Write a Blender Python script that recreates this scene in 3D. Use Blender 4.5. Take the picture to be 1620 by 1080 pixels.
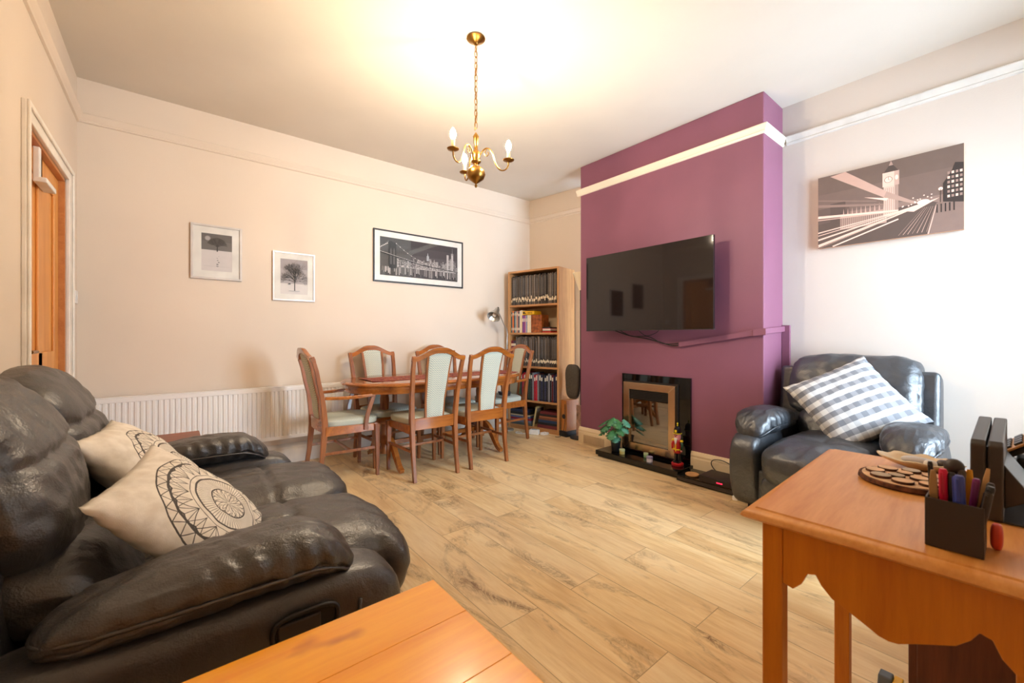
import bpy, bmesh, math, random
from mathutils import Vector, Matrix, noise
PI = math.pi
random.seed(7)
for o in list(bpy.data.objects): bpy.data.objects.remove(o)
S = bpy.context.scene
COL = S.collection

# ------------------------------------------------------------------ camera, light, exposure
cam = bpy.data.cameras.new('camera'); camo = bpy.data.objects.new('camera', cam); COL.objects.link(camo)
camo.location = (0, 0, 1.10); camo.rotation_euler = (PI/2, 0, math.radians(-39.085))
cam.sensor_width = 36; cam.lens = 659.6/1620*36; cam.shift_y = -7/1620; cam.clip_start = .02
cam.dof.use_dof = True; cam.dof.focus_distance = 3.2; cam.dof.aperture_fstop = 5.6
S.camera = camo
S.view_settings.view_transform = 'Standard'; S.view_settings.look = 'None'
S.view_settings.gamma = 1; S.view_settings.use_curve_mapping = False
S.view_settings.exposure = 0.45
W = bpy.data.worlds.new('sky'); S.world = W; W.use_nodes = True
WB = W.node_tree.nodes['Background']
WB.inputs[0].default_value = (.64, .82, 1.0, 1); WB.inputs[1].default_value = 28.0
BULB = 1250.0
BULB_COL = (1.0, .80, .57)

# room measures (metres, floor z = 0)
XL, XA, XC, XB = -.51, 3.604, 3.295, 3.658       # left wall, alcove wall, chimney face, right wall
YB, YC1, YC2, YN = 4.072, 2.924, 1.184, -.55     # back wall, chimney ends, near wall
H, RAIL = 2.87, 2.566

def portal(name, loc, rot, sx, sy):
    l = bpy.data.lights.new(name, 'AREA'); l.shape = 'RECTANGLE'; l.size = sx; l.size_y = sy
    l.cycles.is_portal = True
    o = bpy.data.objects.new(name, l); COL.objects.link(o); o.location = loc; o.rotation_euler = rot
portal('window_portal', (2.935, -1.06, 1.475), (PI/2, 0, 0), 1.12, 2.0)

# ------------------------------------------------------------------ materials
def lin(c): return tuple(((v/255)/12.92 if v/255 <= .04045 else ((v/255+.055)/1.055)**2.4) for v in c)+(1,)
class NT:
    def __init__(s, name):
        s.m = bpy.data.materials.new(name); s.m.use_nodes = True; s.t = s.m.node_tree
        s.b = s.t.nodes['Principled BSDF']
    def n(s, kind, **kw):
        x = s.t.nodes.new('ShaderNode'+kind)
        for k, v in kw.items():
            if k in x.inputs: x.inputs[k].default_value = v
            else: setattr(x, k, v)
        return x
    def l(s, a, b): s.t.links.new(a, b)
    def coord(s, scale=(1, 1, 1), rot=(0, 0, 0), out='Object'):
        tc = s.n('TexCoord'); mp = s.n('Mapping'); mp.inputs['Scale'].default_value = scale; mp.inputs['Rotation'].default_value = rot
        s.l(tc.outputs[out], mp.inputs[0]); return mp.outputs[0]
    def ramp(s, fac, stops):
        r = s.n('ValToRGB'); e = r.color_ramp.elements
        while len(e) < len(stops): e.new(.5)
        for i, (p, c) in enumerate(stops): e[i].position = p; e[i].color = c
        s.l(fac, r.inputs[0]); return r.outputs[0]
    def mix(s, fac, a, b, mode='MIX'):
        m = s.n('Mix', data_type='RGBA', blend_type=mode)
        for i, v in ((0, fac), (6, a), (7, b)):
            if hasattr(v, 'is_linked'): s.l(v, m.inputs[i])
            else: m.inputs[i].default_value = v
        return m.outputs[2]
    def math(s, op, a, b=None, c=None):
        m = s.n('Math', operation=op)
        for i, v in enumerate((a, b, c)):
            if v is None: continue
            if hasattr(v, 'is_linked'): s.l(v, m.inputs[i])
            else: m.inputs[i].default_value = v
        return m.outputs[0]
    def bump(s, h, strength=.2, dist=.01):
        b = s.n('Bump'); b.inputs['Strength'].default_value = strength; b.inputs['Distance'].default_value = dist
        s.l(h, b.inputs['Height']); s.l(b.outputs[0], s.b.inputs['Normal'])
MATS = {}
def P(name, col, rough=.5, metal=0, var=.06, vscale=8, bump=0, bscale=60, coat=0, emit=None, alpha=None, spec=None):
    if name in MATS: return MATS[name]
    t = NT(name); c = lin(col)
    v = t.coord()
    nz = t.n('TexNoise', Scale=float(vscale), Detail=3.0); t.l(v, nz.inputs['Vector'])
    d = tuple(x*(1-var*2) for x in c[:3])+(1,); u = tuple(min(1, x*(1+var)) for x in c[:3])+(1,)
    t.l(t.ramp(nz.outputs[0], [(.3, d), (.7, u)]), t.b.inputs['Base Color'])
    t.b.inputs['Roughness'].default_value = rough; t.b.inputs['Metallic'].default_value = metal
    t.b.inputs['Coat Weight'].default_value = coat
    if spec is not None: t.b.inputs['Specular IOR Level'].default_value = spec
    if bump:
        n2 = t.n('TexNoise', Scale=float(bscale), Detail=4.0); t.l(v, n2.inputs['Vector']); t.bump(n2.outputs[0], bump, .004)
    if emit:
        t.b.inputs['Emission Color'].default_value = lin(emit[0]); t.b.inputs['Emission Strength'].default_value = emit[1]
    MATS[name] = t.m; return t.m
def wood(name, light, dark, rough=.35, axis='x', scale=1.0, coat=.0, contrast=1.0, knots=0):
    if name in MATS: return MATS[name]
    t = NT(name)
    sc = {'x': (1.2, 14, 14), 'y': (14, 1.2, 14), 'z': (14, 14, 1.2)}[axis]
    v = t.coord(tuple(a*scale for a in sc))
    n1 = t.n('TexNoise', Scale=1.3, Detail=6.0, Roughness=.6, Distortion=.6); t.l(v, n1.inputs['Vector'])
    n2 = t.n('TexNoise', Scale=7.0, Detail=4.0, Roughness=.7); t.l(v, n2.inputs['Vector'])
    f = t.math('ADD', t.math('MULTIPLY', n1.outputs[0], .7), t.math('MULTIPLY', n2.outputs[0], .3))
    a = .5-.16/contrast; b = .5+.16/contrast
    c = t.ramp(f, [(a, lin(dark)), (b, lin(light))])
    if knots:
        v2 = t.coord(tuple(x*scale*.35 for x in ((2.0, 5, 5) if axis == 'x' else (5, 2.0, 5))))
        n3 = t.n('TexNoise', Scale=2.2, Detail=3.0, Distortion=1.2); t.l(v2, n3.inputs['Vector'])
        k = t.ramp(n3.outputs[0], [(.62, (0, 0, 0, 1)), (.72, (1, 1, 1, 1))])
        c = t.mix(k, c, lin(knots))
    t.l(c, t.b.inputs['Base Color'])
    t.b.inputs['Roughness'].default_value = rough; t.b.inputs['Coat Weight'].default_value = coat; t.b.inputs['Coat Roughness'].default_value = .12
    t.bump(f, .06, .003)
    MATS[name] = t.m; return t.m
def leather(name, col, rough):
    t = NT(name); v = t.coord()
    n = t.n('TexVoronoi', Scale=260.0); t.l(v, n.inputs['Vector'])
    n2 = t.n('TexNoise', Scale=14.0, Detail=5.0, Distortion=.8); t.l(v, n2.inputs['Vector'])
    c = lin(col); t.l(t.ramp(n2.outputs[0], [(.3, tuple(x*.7 for x in c[:3])+(1,)), (.7, tuple(x*1.25 for x in c[:3])+(1,))]), t.b.inputs['Base Color'])
    t.b.inputs['Roughness'].default_value = rough; t.b.inputs['Specular IOR Level'].default_value = 1.0
    n3 = t.n('TexNoise', Scale=38.0, Detail=4.0, Distortion=1.6); t.l(v, n3.inputs['Vector'])
    h = t.math('ADD', t.math('MULTIPLY', n.outputs[0], .10), t.math('ADD', n2.outputs[0], t.math('MULTIPLY', n3.outputs[0], .35))); t.bump(h, .6, .008)
    return t.m
def floor_mat():
    t = NT('oak_laminate')
    tc = t.n('TexCoord'); sp = t.n('SeparateXYZ'); t.l(tc.outputs['Object'], sp.inputs[0])
    cb = t.n('CombineXYZ'); t.l(sp.outputs[1], cb.inputs[0]); t.l(sp.outputs[0], cb.inputs[1])
    br = t.n('TexBrick', offset=.37, offset_frequency=2, squash=1.0)
    t.l(cb.outputs[0], br.inputs['Vector'])
    for k, v in {'Scale': 1.0, 'Mortar Size': .0016, 'Mortar Smooth': .1, 'Brick Width': 1.25, 'Row Height': .192, 'Bias': 0.0}.items(): br.inputs[k].default_value = v
    br.inputs['Color1'].default_value = (0, 0, 0, 1); br.inputs['Color2'].default_value = (1, 1, 1, 1); br.inputs['Mortar'].default_value = (.5, .5, .5, 1)
    rnd = br.outputs['Color']
    of = t.n('VectorMath', operation='MULTIPLY_ADD'); t.l(rnd, of.inputs[0]); of.inputs[1].default_value = (37, 19, 5); t.l(tc.outputs['Object'], of.inputs[2])
    def ns(scale, sx, sy, det, dist):
        m = t.n('Mapping'); m.inputs['Scale'].default_value = (sx, sy, 1); t.l(of.outputs[0], m.inputs[0])
        n = t.n('TexNoise', Scale=scale, Detail=det, Distortion=dist, Roughness=.62); t.l(m.outputs[0], n.inputs['Vector']); return n.outputs[0]
    g = ns(2.2, 6, .9, 6., 1.0); fine = ns(9., 9, .8, 4., .3)
    base = t.ramp(g, [(.28, lin((202, 158, 98))), (.5, lin((240, 206, 144))), (.72, lin((253, 232, 182)))])
    base = t.mix(.5, base, t.ramp(fine, [(.3, lin((212, 172, 118))), (.7, lin((244, 220, 176)))]))
    base = t.mix(t.math('MULTIPLY', rnd, .40), base, lin((242, 220, 180)))
    base = t.mix(t.ramp(ns(1.2, 2.5, .6, 3., .8), [(.5, (0, 0, 0, 1)), (.75, (.55, .55, .55, 1))]), base, lin((184, 136, 80)))
    k1 = t.ramp(ns(1.2, 3.4, 1.4, 4., 1.4), [(.54, (0, 0, 0, 1)), (.72, (1, 1, 1, 1))])
    k2 = t.ramp(ns(4.5, 2.6, 1.3, 6., 3.5), [(.36, (.1, .1, .1, 1)), (.50, (1, 1, 1, 1)), (.56, (.35, .35, .35, 1)), (.68, (.8, .8, .8, 1))])
    kk = t.math('MULTIPLY', t.math('MULTIPLY', k1, k2), .92)
    base = t.mix(kk, base, lin((112, 68, 36)))
    base = t.mix(t.math('MULTIPLY', br.outputs['Fac'], .55), base, lin((110, 74, 44)))
    t.l(base, t.b.inputs['Base Color'])
    t.b.inputs['Roughness'].default_value = .33; t.b.inputs['Specular IOR Level'].default_value = .45
    t.bump(t.math('SUBTRACT', t.math('MULTIPLY', fine, .1), br.outputs['Fac']), .25, .002)
    return t.m
def fabric_mat():
    # scalloped weave of pale blue-green and buff
    t = NT('scallop_fabric'); tc = t.n('TexCoord'); sp = t.n('SeparateXYZ'); t.l(tc.outputs['Object'], sp.inputs[0])
    v0 = t.math('MULTIPLY', t.math('ADD', sp.outputs[2], sp.outputs[1]), 78.0)
    u = t.math('MULTIPLY', sp.outputs[0], 50.0*PI)
    r = t.math('FRACT', t.math('ADD', v0, t.math('MULTIPLY', t.math('ABSOLUTE', t.math('SINE', u)), .85)))
    c = t.ramp(r, [(.30, lin((216, 212, 190))), (.46, lin((92, 128, 134))), (.62, lin((150, 170, 168))), (.90, lin((216, 212, 190)))])
    t.l(c, t.b.inputs['Base Color']); t.b.inputs['Roughness'].default_value = .9; t.bump(r, .2, .002)
    return t.m
def check_mat():
    t = NT('grey_gingham'); tc = t.n('TexCoord'); sp = t.n('SeparateXYZ'); t.l(tc.outputs['Object'], sp.inputs[0])
    s = 15.5
    a = t.math('GREATER_THAN', t.math('FRACT', t.math('MULTIPLY', sp.outputs[0], s)), .5)
    b = t.math('GREATER_THAN', t.math('FRACT', t.math('MULTIPLY', sp.outputs[1], s)), .5)
    f = t.math('ADD', t.math('MULTIPLY', a, .62), t.math('MULTIPLY', b, .38))
    t.l(t.ramp(f, [(0, lin((216, 214, 210))), (.4, lin((188, 186, 185))), (.62, lin((140, 139, 141))), (1, lin((116, 116, 120)))]), t.b.inputs['Base Color'])
    t.b.inputs['Roughness'].default_value = .85
    n = t.n('TexNoise', Scale=500.0); t.l(tc.outputs['Object'], n.inputs['Vector']); t.bump(n.outputs[0], .2, .001)
    return t.m
def glass_mat(name, tint=(1, 1, 1, 1), mix=.12):
    t = NT(name); nt = t.t
    tr = t.n('BsdfTransparent'); tr.inputs[0].default_value = tint
    gl = t.n('BsdfGlossy'); gl.inputs['Roughness'].default_value = .02
    ms = t.n('MixShader'); fr = t.n('Fresnel'); fr.inputs[0].default_value = 1.5
    f = t.math('ADD', fr.outputs[0], mix); t.l(f, ms.inputs[0]); t.l(tr.outputs[0], ms.inputs[1]); t.l(gl.outputs[0], ms.inputs[2])
    t.l(ms.outputs[0], nt.nodes['Material Output'].inputs[0]); return t.m

CREAM = P('wall_cream', (222, 207, 190), .9, var=.012, vscale=2, bump=.12, bscale=180)
CREAM_R = P('wall_cream_toned_down', (202, 191, 181), .9, var=.012, vscale=2, bump=.12, bscale=180)  # wall cream darkened in its colour to offset strong daylight on this side
CEIL = P('ceiling_white', (218, 210, 198), .95, var=.012, vscale=3, bump=.1, bscale=120)
PURPLE = P('plum_paint', (132, 80, 101), .55, var=.03, vscale=3, bump=.15, bscale=120)
GLOSSW = P('white_gloss', (240, 228, 208), .35, var=.01)
SKIRT = P('skirting_cream', (232, 212, 176), .4, var=.02)
FLOOR = floor_mat()
YEW = wood('yew_wood', (190, 112, 44), (130, 68, 24), .24, 'x', 1.2, coat=.8)
YEWZ = wood('yew_wood_upright', (172, 104, 54), (114, 64, 32), .3, 'z', 1.2, coat=.25)
PINE = wood('honey_pine', (255, 182, 30), (238, 146, 14), .28, 'x', .8, coat=.5, contrast=.8, knots=(176, 88, 22))
OAKD = wood('desk_oak', (230, 166, 92), (206, 136, 60), .42, 'x', 1.6, coat=.1)
OAKV = wood('desk_oak_upright', (216, 134, 26), (190, 106, 12), .4, 'z', 1.2, coat=.1)
DOORW = wood('door_pine', (232, 164, 84), (206, 130, 54), .4, 'z', .6)
SHELFW = wood('bookcase_oak_veneer', (208, 158, 106), (178, 126, 78), .45, 'z', 1.4)
LEATH = leather('black_leather', (56, 53, 52), .37)
LEATHB = leather('black_leather_armchair', (50, 52, 56), .36)
FABRIC = fabric_mat(); GING = check_mat()
BLACK = P('black_plastic', (24, 23, 23), .4); BLACKG = P('black_gloss', (10, 10, 11), .08)
DARK = P('dark_plastic', (48, 40, 36), .5); CHROME = P('brushed_steel', (190, 176, 158), .28, 1.0)
WHITE = P('white_plastic', (236, 236, 234), .4); BRASS = P('antique_brass', (156, 116, 56), .3, 1.0)
GRANITE = P('black_granite', (13, 12, 13), .05, var=.3, vscale=200)
GLASS = glass_mat('clear_glass', mix=0.0); FPGLASS = glass_mat('dark_fire_glass', (.75, .72, .7, 1), .22)

# ------------------------------------------------------------------ mesh builder
ORIG = {}
class B:
    def __init__(s): s.bm = bmesh.new(); s.mats = []; s.mi = 0
    def mat(s, m):
        if m not in s.mats: s.mats.append(m)
        s.mi = s.mats.index(m); return s
    def _f(s, vs):
        try: f = s.bm.faces.new(vs); f.material_index = s.mi; return f
        except ValueError: return None
    def box(s, x0, x1, y0, y1, z0, z1, M=None):
        vs = [Vector((x, y, z)) for z in (z0, z1) for y in (y0, y1) for x in (x0, x1)]
        if M is not None: vs = [M @ v for v in vs]
        v = [s.bm.verts.new(a) for a in vs]
        for q in ((0, 2, 3, 1), (4, 5, 7, 6), (0, 1, 5, 4), (2, 6, 7, 3), (0, 4, 6, 2), (1, 3, 7, 5)): s._f([v[i] for i in q])
        return s
    def prism(s, pts, a, c, M=None, plane='xz'):
        # polygon pts in plane, extruded along third axis from a to c
        def mk(p, t):
            v = {'xz': (p[0], t, p[1]), 'xy': (p[0], p[1], t), 'yz': (t, p[0], p[1])}[plane]
            v = Vector(v); return M @ v if M is not None else v
        A = [s.bm.verts.new(mk(p, a)) for p in pts]; C = [s.bm.verts.new(mk(p, c)) for p in pts]
        n = len(pts); s._f(A[::-1]); s._f(C)
        for i in range(n): s._f([A[i], A[(i+1) % n], C[(i+1) % n], C[i]])
        return s
    def sweep(s, pts, secs, side=None, cap=True, close=False):
        # secs: list of (list of (u,v)) per point; side: fixed u axis
        rings = []; n = len(pts); pts = [Vector(p) for p in pts]
        ref = None
        for i, p in enumerate(pts):
            if close: tg = pts[(i+1) % n]-pts[i-1]
            else: tg = pts[min(i+1, n-1)]-pts[max(i-1, 0)]
            tg.normalize()
            if side is not None:
                u = Vector(side); u = (u-tg*u.dot(tg)).normalized()
            else:
                if ref is None: ref = Vector((0, 0, 1)) if abs(tg.z) < .9 else Vector((1, 0, 0))
                u = (ref-tg*ref.dot(tg)).normalized(); ref = u
            w = tg.cross(u); sec = secs[i] if isinstance(secs[0], list) else secs
            rings.append([s.bm.verts.new(p+u*a+w*b) for a, b in sec])
        m = len(rings[0]); r = range(n if close else n-1)
        for i in r:
            j = (i+1) % n
            for k in range(m): s._f([rings[i][k], rings[i][(k+1) % m], rings[j][(k+1) % m], rings[j][k]])
        if cap and not close: s._f(rings[0][::-1]); s._f(rings[-1])
        return s
    def tube(s, pts, r, seg=8, close=False):
        rs = r if isinstance(r, (list, tuple)) else [r]*len(pts)
        secs = [[(q*math.cos(2*PI*k/seg), q*math.sin(2*PI*k/seg)) for k in range(seg)] for q in rs]
        return s.sweep(pts, secs, close=close)
    def bar(s, pts, ws, ds, side=(1, 0, 0)):
        n = len(pts)
        ws = ws if isinstance(ws, (list, tuple)) else [ws]*n; ds = ds if isinstance(ds, (list, tuple)) else [ds]*n
        secs = [[(-w/2, -d/2), (w/2, -d/2), (w/2, d/2), (-w/2, d/2)] for w, d in zip(ws, ds)]
        return s.sweep(pts, secs, side=side)
    def lathe(s, prof, c=(0, 0, 0), seg=24, axis=(0, 0, 1)):
        ax = Vector(axis).normalized(); q = Vector((0, 0, 1)).rotation_difference(ax); c = Vector(c); rings = []
        for r, z in prof:
            if r < 1e-6: rings.append([s.bm.verts.new(c+q @ Vector((0, 0, z)))])
            else: rings.append([s.bm.verts.new(c+q @ Vector((r*math.cos(2*PI*k/seg), r*math.sin(2*PI*k/seg), z))) for k in range(seg)])
        for a, b in zip(rings, rings[1:]):
            for k in range(seg):
                A = [a[k % len(a)], a[(k+1) % seg % len(a)]]; C = [b[(k+1) % seg % len(b)], b[k % len(b)]]
                vs = []
                for v in A+C:
                    if v not in vs: vs.append(v)
                if len(vs) > 2: s._f(vs)
        if len(rings[0]) > 2: s._f(rings[0][::-1])
        if len(rings[-1]) > 2: s._f(rings[-1])
        return s
    def cyl(s, p0, p1, r0, r1=None, seg=16):
        p0 = Vector(p0); p1 = Vector(p1); L = (p1-p0).length
        return s.lathe([(r0, 0), (r1 if r1 is not None else r0, L)], p0, seg, p1-p0)
    def ball(s, c, r, seg=16, sc=(1, 1, 1)):
        k0 = len(s.bm.verts)
        n = seg//2
        s.lathe([(math.sin(PI*i/n), -math.cos(PI*i/n)) if 0 < i < n else (0, -math.cos(PI*i/n)) for i in range(n+1)], (0, 0, 0), seg)
        s.bm.verts.ensure_lookup_table()
        for v in s.bm.verts[k0:]: v.co = Vector((v.co.x*r*sc[0]+c[0], v.co.y*r*sc[1]+c[1], v.co.z*r*sc[2]+c[2]))
        return s
    def puff(s, c, half, n=4.0, div=20, fn=None, rot=None, wr=0, wf=(9, 9, 9), seed=0):
        # superellipsoid cushion with optional deform fn(unit p, co)->co and wrinkles
        def q(p):
            L = sum(abs(a)**n for a in p)**(1/n); return Vector([a/L for a in p])
        cache = {}; c = Vector(c)
        def V(i, j, k):
            key = (i, j, k)
            if key in cache: return cache[key]
            u = Vector((math.tan((2*i/div-1)*PI/4), math.tan((2*j/div-1)*PI/4), math.tan((2*k/div-1)*PI/4)))
            p = q(u); co = Vector((p.x*half[0], p.y*half[1], p.z*half[2]))
            if fn: co = fn(p, co)
            if wr:
                nn = noise.noise(Vector((co.x*wf[0]+seed, co.y*wf[1], co.z*wf[2])))
                r2 = abs(noise.noise(Vector((co.x*wf[0]*2.1+seed*3, co.y*wf[1]*2.1, co.z*wf[2]*2.1))))
                nv = Vector((p.x**3/half[0], p.y**3/half[1], p.z**3/half[2])).normalized()
                co = co+nv*(nn*wr-r2*wr*.9)
            if rot is not None: co = rot @ co
            cache[key] = s.bm.verts.new(co+c); return cache[key]
        for a in range(div):
            for b in range(div):
                for f in (0, div):
                    fl = f == 0
                    for axis in range(3):
                        def K(x, y): return [(f, x, y), (y, f, x), (x, y, f)][axis]
                        vs = [V(*K(a, b)), V(*K(a+1, b)), V(*K(a+1, b+1)), V(*K(a, b+1))]
                        s._f(vs[::-1] if fl else vs)
        return s
    def build(s, name, mat=None, parent=None, smooth=False, bevel=0, seg=2, loc=None, angle=35):
        me = bpy.data.meshes.new(name)
        if mat is not None and not s.mats: s.mats = [mat]
        bmesh.ops.recalc_face_normals(s.bm, faces=s.bm.faces)
        off = Vector(ORIG.get(parent.name, (0, 0, 0))) if parent else Vector(loc or (0, 0, 0))
        if off.length: bmesh.ops.translate(s.bm, verts=s.bm.verts, vec=-off)
        s.bm.to_mesh(me); s.bm.free()
        for m in s.mats: me.materials.append(m)
        o = bpy.data.objects.new(name, me); COL.objects.link(o)
        if parent:
            o.parent = parent
            if parent.name in ORIG: ORIG[o.name] = ORIG[parent.name]
        elif loc: o.location = loc
        if smooth:
            me.polygons.foreach_set('use_smooth', [True]*len(me.polygons))
            if smooth != 'all':
                a = math.radians(angle); bm = bmesh.new(); bm.from_mesh(me)
                for e in bm.edges:
                    if len(e.link_faces) == 2 and e.calc_face_angle(0) > a: e.smooth = False
                bm.to_mesh(me); bm.free()
        if bevel:
            md = o.modifiers.new('bevel', 'BEVEL'); md.width = bevel; md.segments = seg; md.limit_method = 'ANGLE'; md.angle_limit = math.radians(40)
        return o
def tag(o, label, cat, group=None):
    o['label'] = label; o['category'] = cat
    if group: o['group'] = group
    return o
def thing(name, label, cat, loc=(0, 0, 0), rz=0, group=None, world=False):
    o = bpy.data.objects.new(name, None); COL.objects.link(o); o.location = loc; o.rotation_euler = (0, 0, rz)
    o.empty_display_size = .1
    if world: ORIG[o.name] = tuple(loc)
    return tag(o, label, cat, group)
def struct(o): o['kind'] = 'structure'; return o
def dup(root, loc=None, rz=None, label=None, group=None, rot=None):
    r = root.copy(); COL.objects.link(r)
    if loc is not None: r.location = loc
    if rz is not None: r.rotation_euler = (0, 0, rz)
    if rot is not None: r.rotation_euler = rot
    if label: r['label'] = label
    if group: r['group'] = group
    for ch in list(root.children):
        c = ch.copy(); COL.objects.link(c); c.parent = r
        for g in ch.children:
            d = g.copy(); COL.objects.link(d); d.parent = c
    return r
def arc(n, f): return [f(i/n) for i in range(n+1)]

# ------------------------------------------------------------------ the room
struct(B().box(XL-.1, XB+.15, YN-.9, YB+.1, -.06, 0).build('floor', FLOOR))
struct(B().box(XL-.1, XB+.15, YN-.9, YB+.1, H, H+.08).build('ceiling', CEIL))
struct(B().box(XL-.1, XB+.15, YB, YB+.1, 0, H).build('wall_back', CREAM))
DY0, DY1, DZ = 2.80, 3.69, 2.06        # door opening in the left wall
b = B(); b.box(XL-.1, XL, YN-.1, DY0, 0, H).box(XL-.1, XL, DY1, YB, 0, H).box(XL-.1, XL, DY0, DY1, DZ, H)
struct(b.build('wall_left', CREAM))
struct(B().prism([(XA, YB), (3.80, YC1-.02), (3.9, YC1-.02), (3.9, YB)], 0, H, plane='xy').build('wall_alcove', CREAM))
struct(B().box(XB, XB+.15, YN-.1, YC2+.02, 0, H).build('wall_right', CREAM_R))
struct(B().box(XC, XB+.1, YC2, YC1, 0, H).build('wall_chimney', PURPLE, bevel=.008))
# near wall with a bay opening, window at the far side of the bay
BX0, BX1 = 2.35, 3.52
b = B(); b.box(XL-.1, BX0, YN-.1, YN, 0, H).box(BX1, XB+.15, YN-.1, YN, 0, H).box(BX0, BX1, YN-.1, YN, 2.55, H)
struct(b.build('wall_near', CREAM))
b = B(); b.box(BX0-.1, BX0, YN-.5, YN-.1, 0, H).box(BX1, BX1+.1, YN-.5, YN-.1, 0, H)
b.box(BX0, BX1, YN-.6, YN-.5, 0, .45).box(BX0, BX1, YN-.6, YN-.5, 2.5, H)
struct(b.build('wall_bay', CREAM))
b = B()
for x in (BX0, 2.93, BX1-.05): b.box(x, x+.05, YN-.58, YN-.52, .45, 2.5)
for z in (.45, 1.95, 2.45): b.box(BX0, BX1, YN-.58, YN-.52, z, z+.05)
wf = b.build('window_1', WHITE, bevel=.004); struct(wf)
B().box(BX0, BX1, YN-.553, YN-.547, .47, 2.48).build('pane', GLASS, wf)

RP = [(0, 0), (.012, .004), (.016, .014), (.012, .02), (.018, .03), (.03, .052), (.03, .06), (.022, .066), (0, .070)]
def molding(name, path, prof, z, mat, kind='structure', parent=None):
    # path in plan, profile offset to the right-hand side of travel
    b = B(); n = len(path); rings = []
    for i, p in enumerate(path):
        p = Vector(p); ds = []
        if i > 0: ds.append((p-Vector(path[i-1])).normalized())
        if i < n-1: ds.append((Vector(path[i+1])-p).normalized())
        ns = [Vector((d.y, -d.x)) for d in ds]
        m = ns[0] if len(ns) == 1 else (ns[0]+ns[1])/(1+ns[0].dot(ns[1]))
        rings.append([b.bm.verts.new((p.x+m.x*d, p.y+m.y*d, z+h)) for d, h in prof])
    for A, C in zip(rings, rings[1:]):
        for k in range(len(prof)): b._f([A[k], A[(k+1) % len(prof)], C[(k+1) % len(prof)], C[k]])
    b._f(rings[0]); b._f(rings[-1][::-1])
    o = b.build(name, mat, parent)
    if kind and not parent: o['kind'] = kind
    return o
e = .0005
molding('trim_1', [(XL+e, YB-e), (XA-e, YB-e)], RP, RAIL, CREAM)
molding('trim_2', [(XA-e, YB-e), (3.80-e, YC1)], RP, RAIL, CREAM)
molding('trim_3', [(XC-.0, YC1+.035), (XC-e, YC1+.03), (XC-e, YC2-e), (XB, YC2-e)], RP, RAIL, GLOSSW)
molding('trim_4', [(XB-e, YC2-.03), (XB-e, YN)], RP, RAIL, P('white_trim', (206, 202, 196), .5))
molding('trim_5', [(XL+e, YN), (XL+e, YB-e)], RP, RAIL, CREAM)
SP = [(0, 0), (.02, 0), (.02, .115), (.016, .125), (.018, .14), (.012, .155), (.006, .168), (0, .17)]
molding('baseboard_back', [(XL+e, YB-e), (XA-e, YB-e)], SP, .001, P('white_skirting', (228, 222, 212), .4))
molding('baseboard_alcove', [(XA-e, YB-.02), (3.80-e, YC1)], SP, .001, SKIRT)
molding('baseboard_chimney', [(XC-.001, YC1+.01), (XC-.001, 2.36)], SP, .001, SKIRT)
molding('baseboard_chimney', [(XC-.001, 1.74), (XC-.001, YC2-.001), (XB, YC2-.001)], SP, .001, SKIRT)
molding('baseboard_right', [(XB-e, YC2-.02), (XB-e, YN)], SP, .001, SKIRT)
molding('baseboard_left', [(XL+e, YN), (XL+e, DY0-.07)], SP, .001, SKIRT)
# door: white casing, orange pine lining and leaf set back in the opening
CAS = P('door_casing', (240, 232, 220), .45)
b = B(); x1 = XL+.018
b.box(XL, x1, DY0-.075, DY0, 0, DZ+.075).box(XL, x1, DY1, DY1+.10, 0, DZ+.075).box(XL, x1, DY0, DY1, DZ, DZ+.075)
b.box(x1, x1+.01, DY0-.075, DY0-.05, 0, DZ+.075).box(x1, x1+.01, DY1+.075, DY1+.10, 0, DZ+.075).box(x1, x1+.01, DY0-.05, DY1+.075, DZ+.05, DZ+.075)
cas = b.build('trim_6', CAS, bevel=.004); struct(cas)
b = B(); xd = XL-.04
b.box(xd-.03, xd, DY0+.02, DY1-.02, .005, DZ-.02)
for y0, y1, z0, z1 in ((DY0+.02, DY0+.12, .005, DZ-.02), (DY1-.12, DY1-.02, .005, DZ-.02), (3.20, 3.28, .005, DZ-.02), (DY0+.12, DY1-.12, .005, .2), (DY0+.12, DY1-.12, .85, 1.02), (DY0+.12, DY1-.12, DZ-.14, DZ-.02)):
    b.box(xd, xd+.012, y0, y1, z0, z1)
door = b.build('door_1', DOORW, bevel=.004); struct(door)
b = B(); b.box(XL-.098, XL-.001, DY0, DY0+.018, 0, DZ).box(XL-.098, XL-.001, DY1-.018, DY1, 0, DZ).box(XL-.098, XL-.001, DY0, DY1, DZ-.018, DZ)
b.build('lining', wood('door_lining', (206, 138, 78), (178, 108, 56), .45, 'y', .6), door)
b = B(); b.cyl((xd+.012, DY0+.07, 1.03), (xd+.05, DY0+.07, 1.03), .008).cyl((xd+.045, DY0+.065, 1.03), (xd+.045, DY0+.17, 1.03), .008).box(xd+.012, xd+.018, DY0+.05, DY0+.09, .95, 1.09)
b.build('handle', BRASS, door, smooth=True)
b = B(); b.box(xd+.012, xd+.035, 3.08, 3.12, DZ-.17, DZ-.0).box(xd+.012, XL+.02, 3.08, 3.30, DZ-.19, DZ-.165)
b.build('door_closer', WHITE, door, bevel=.004)

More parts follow.
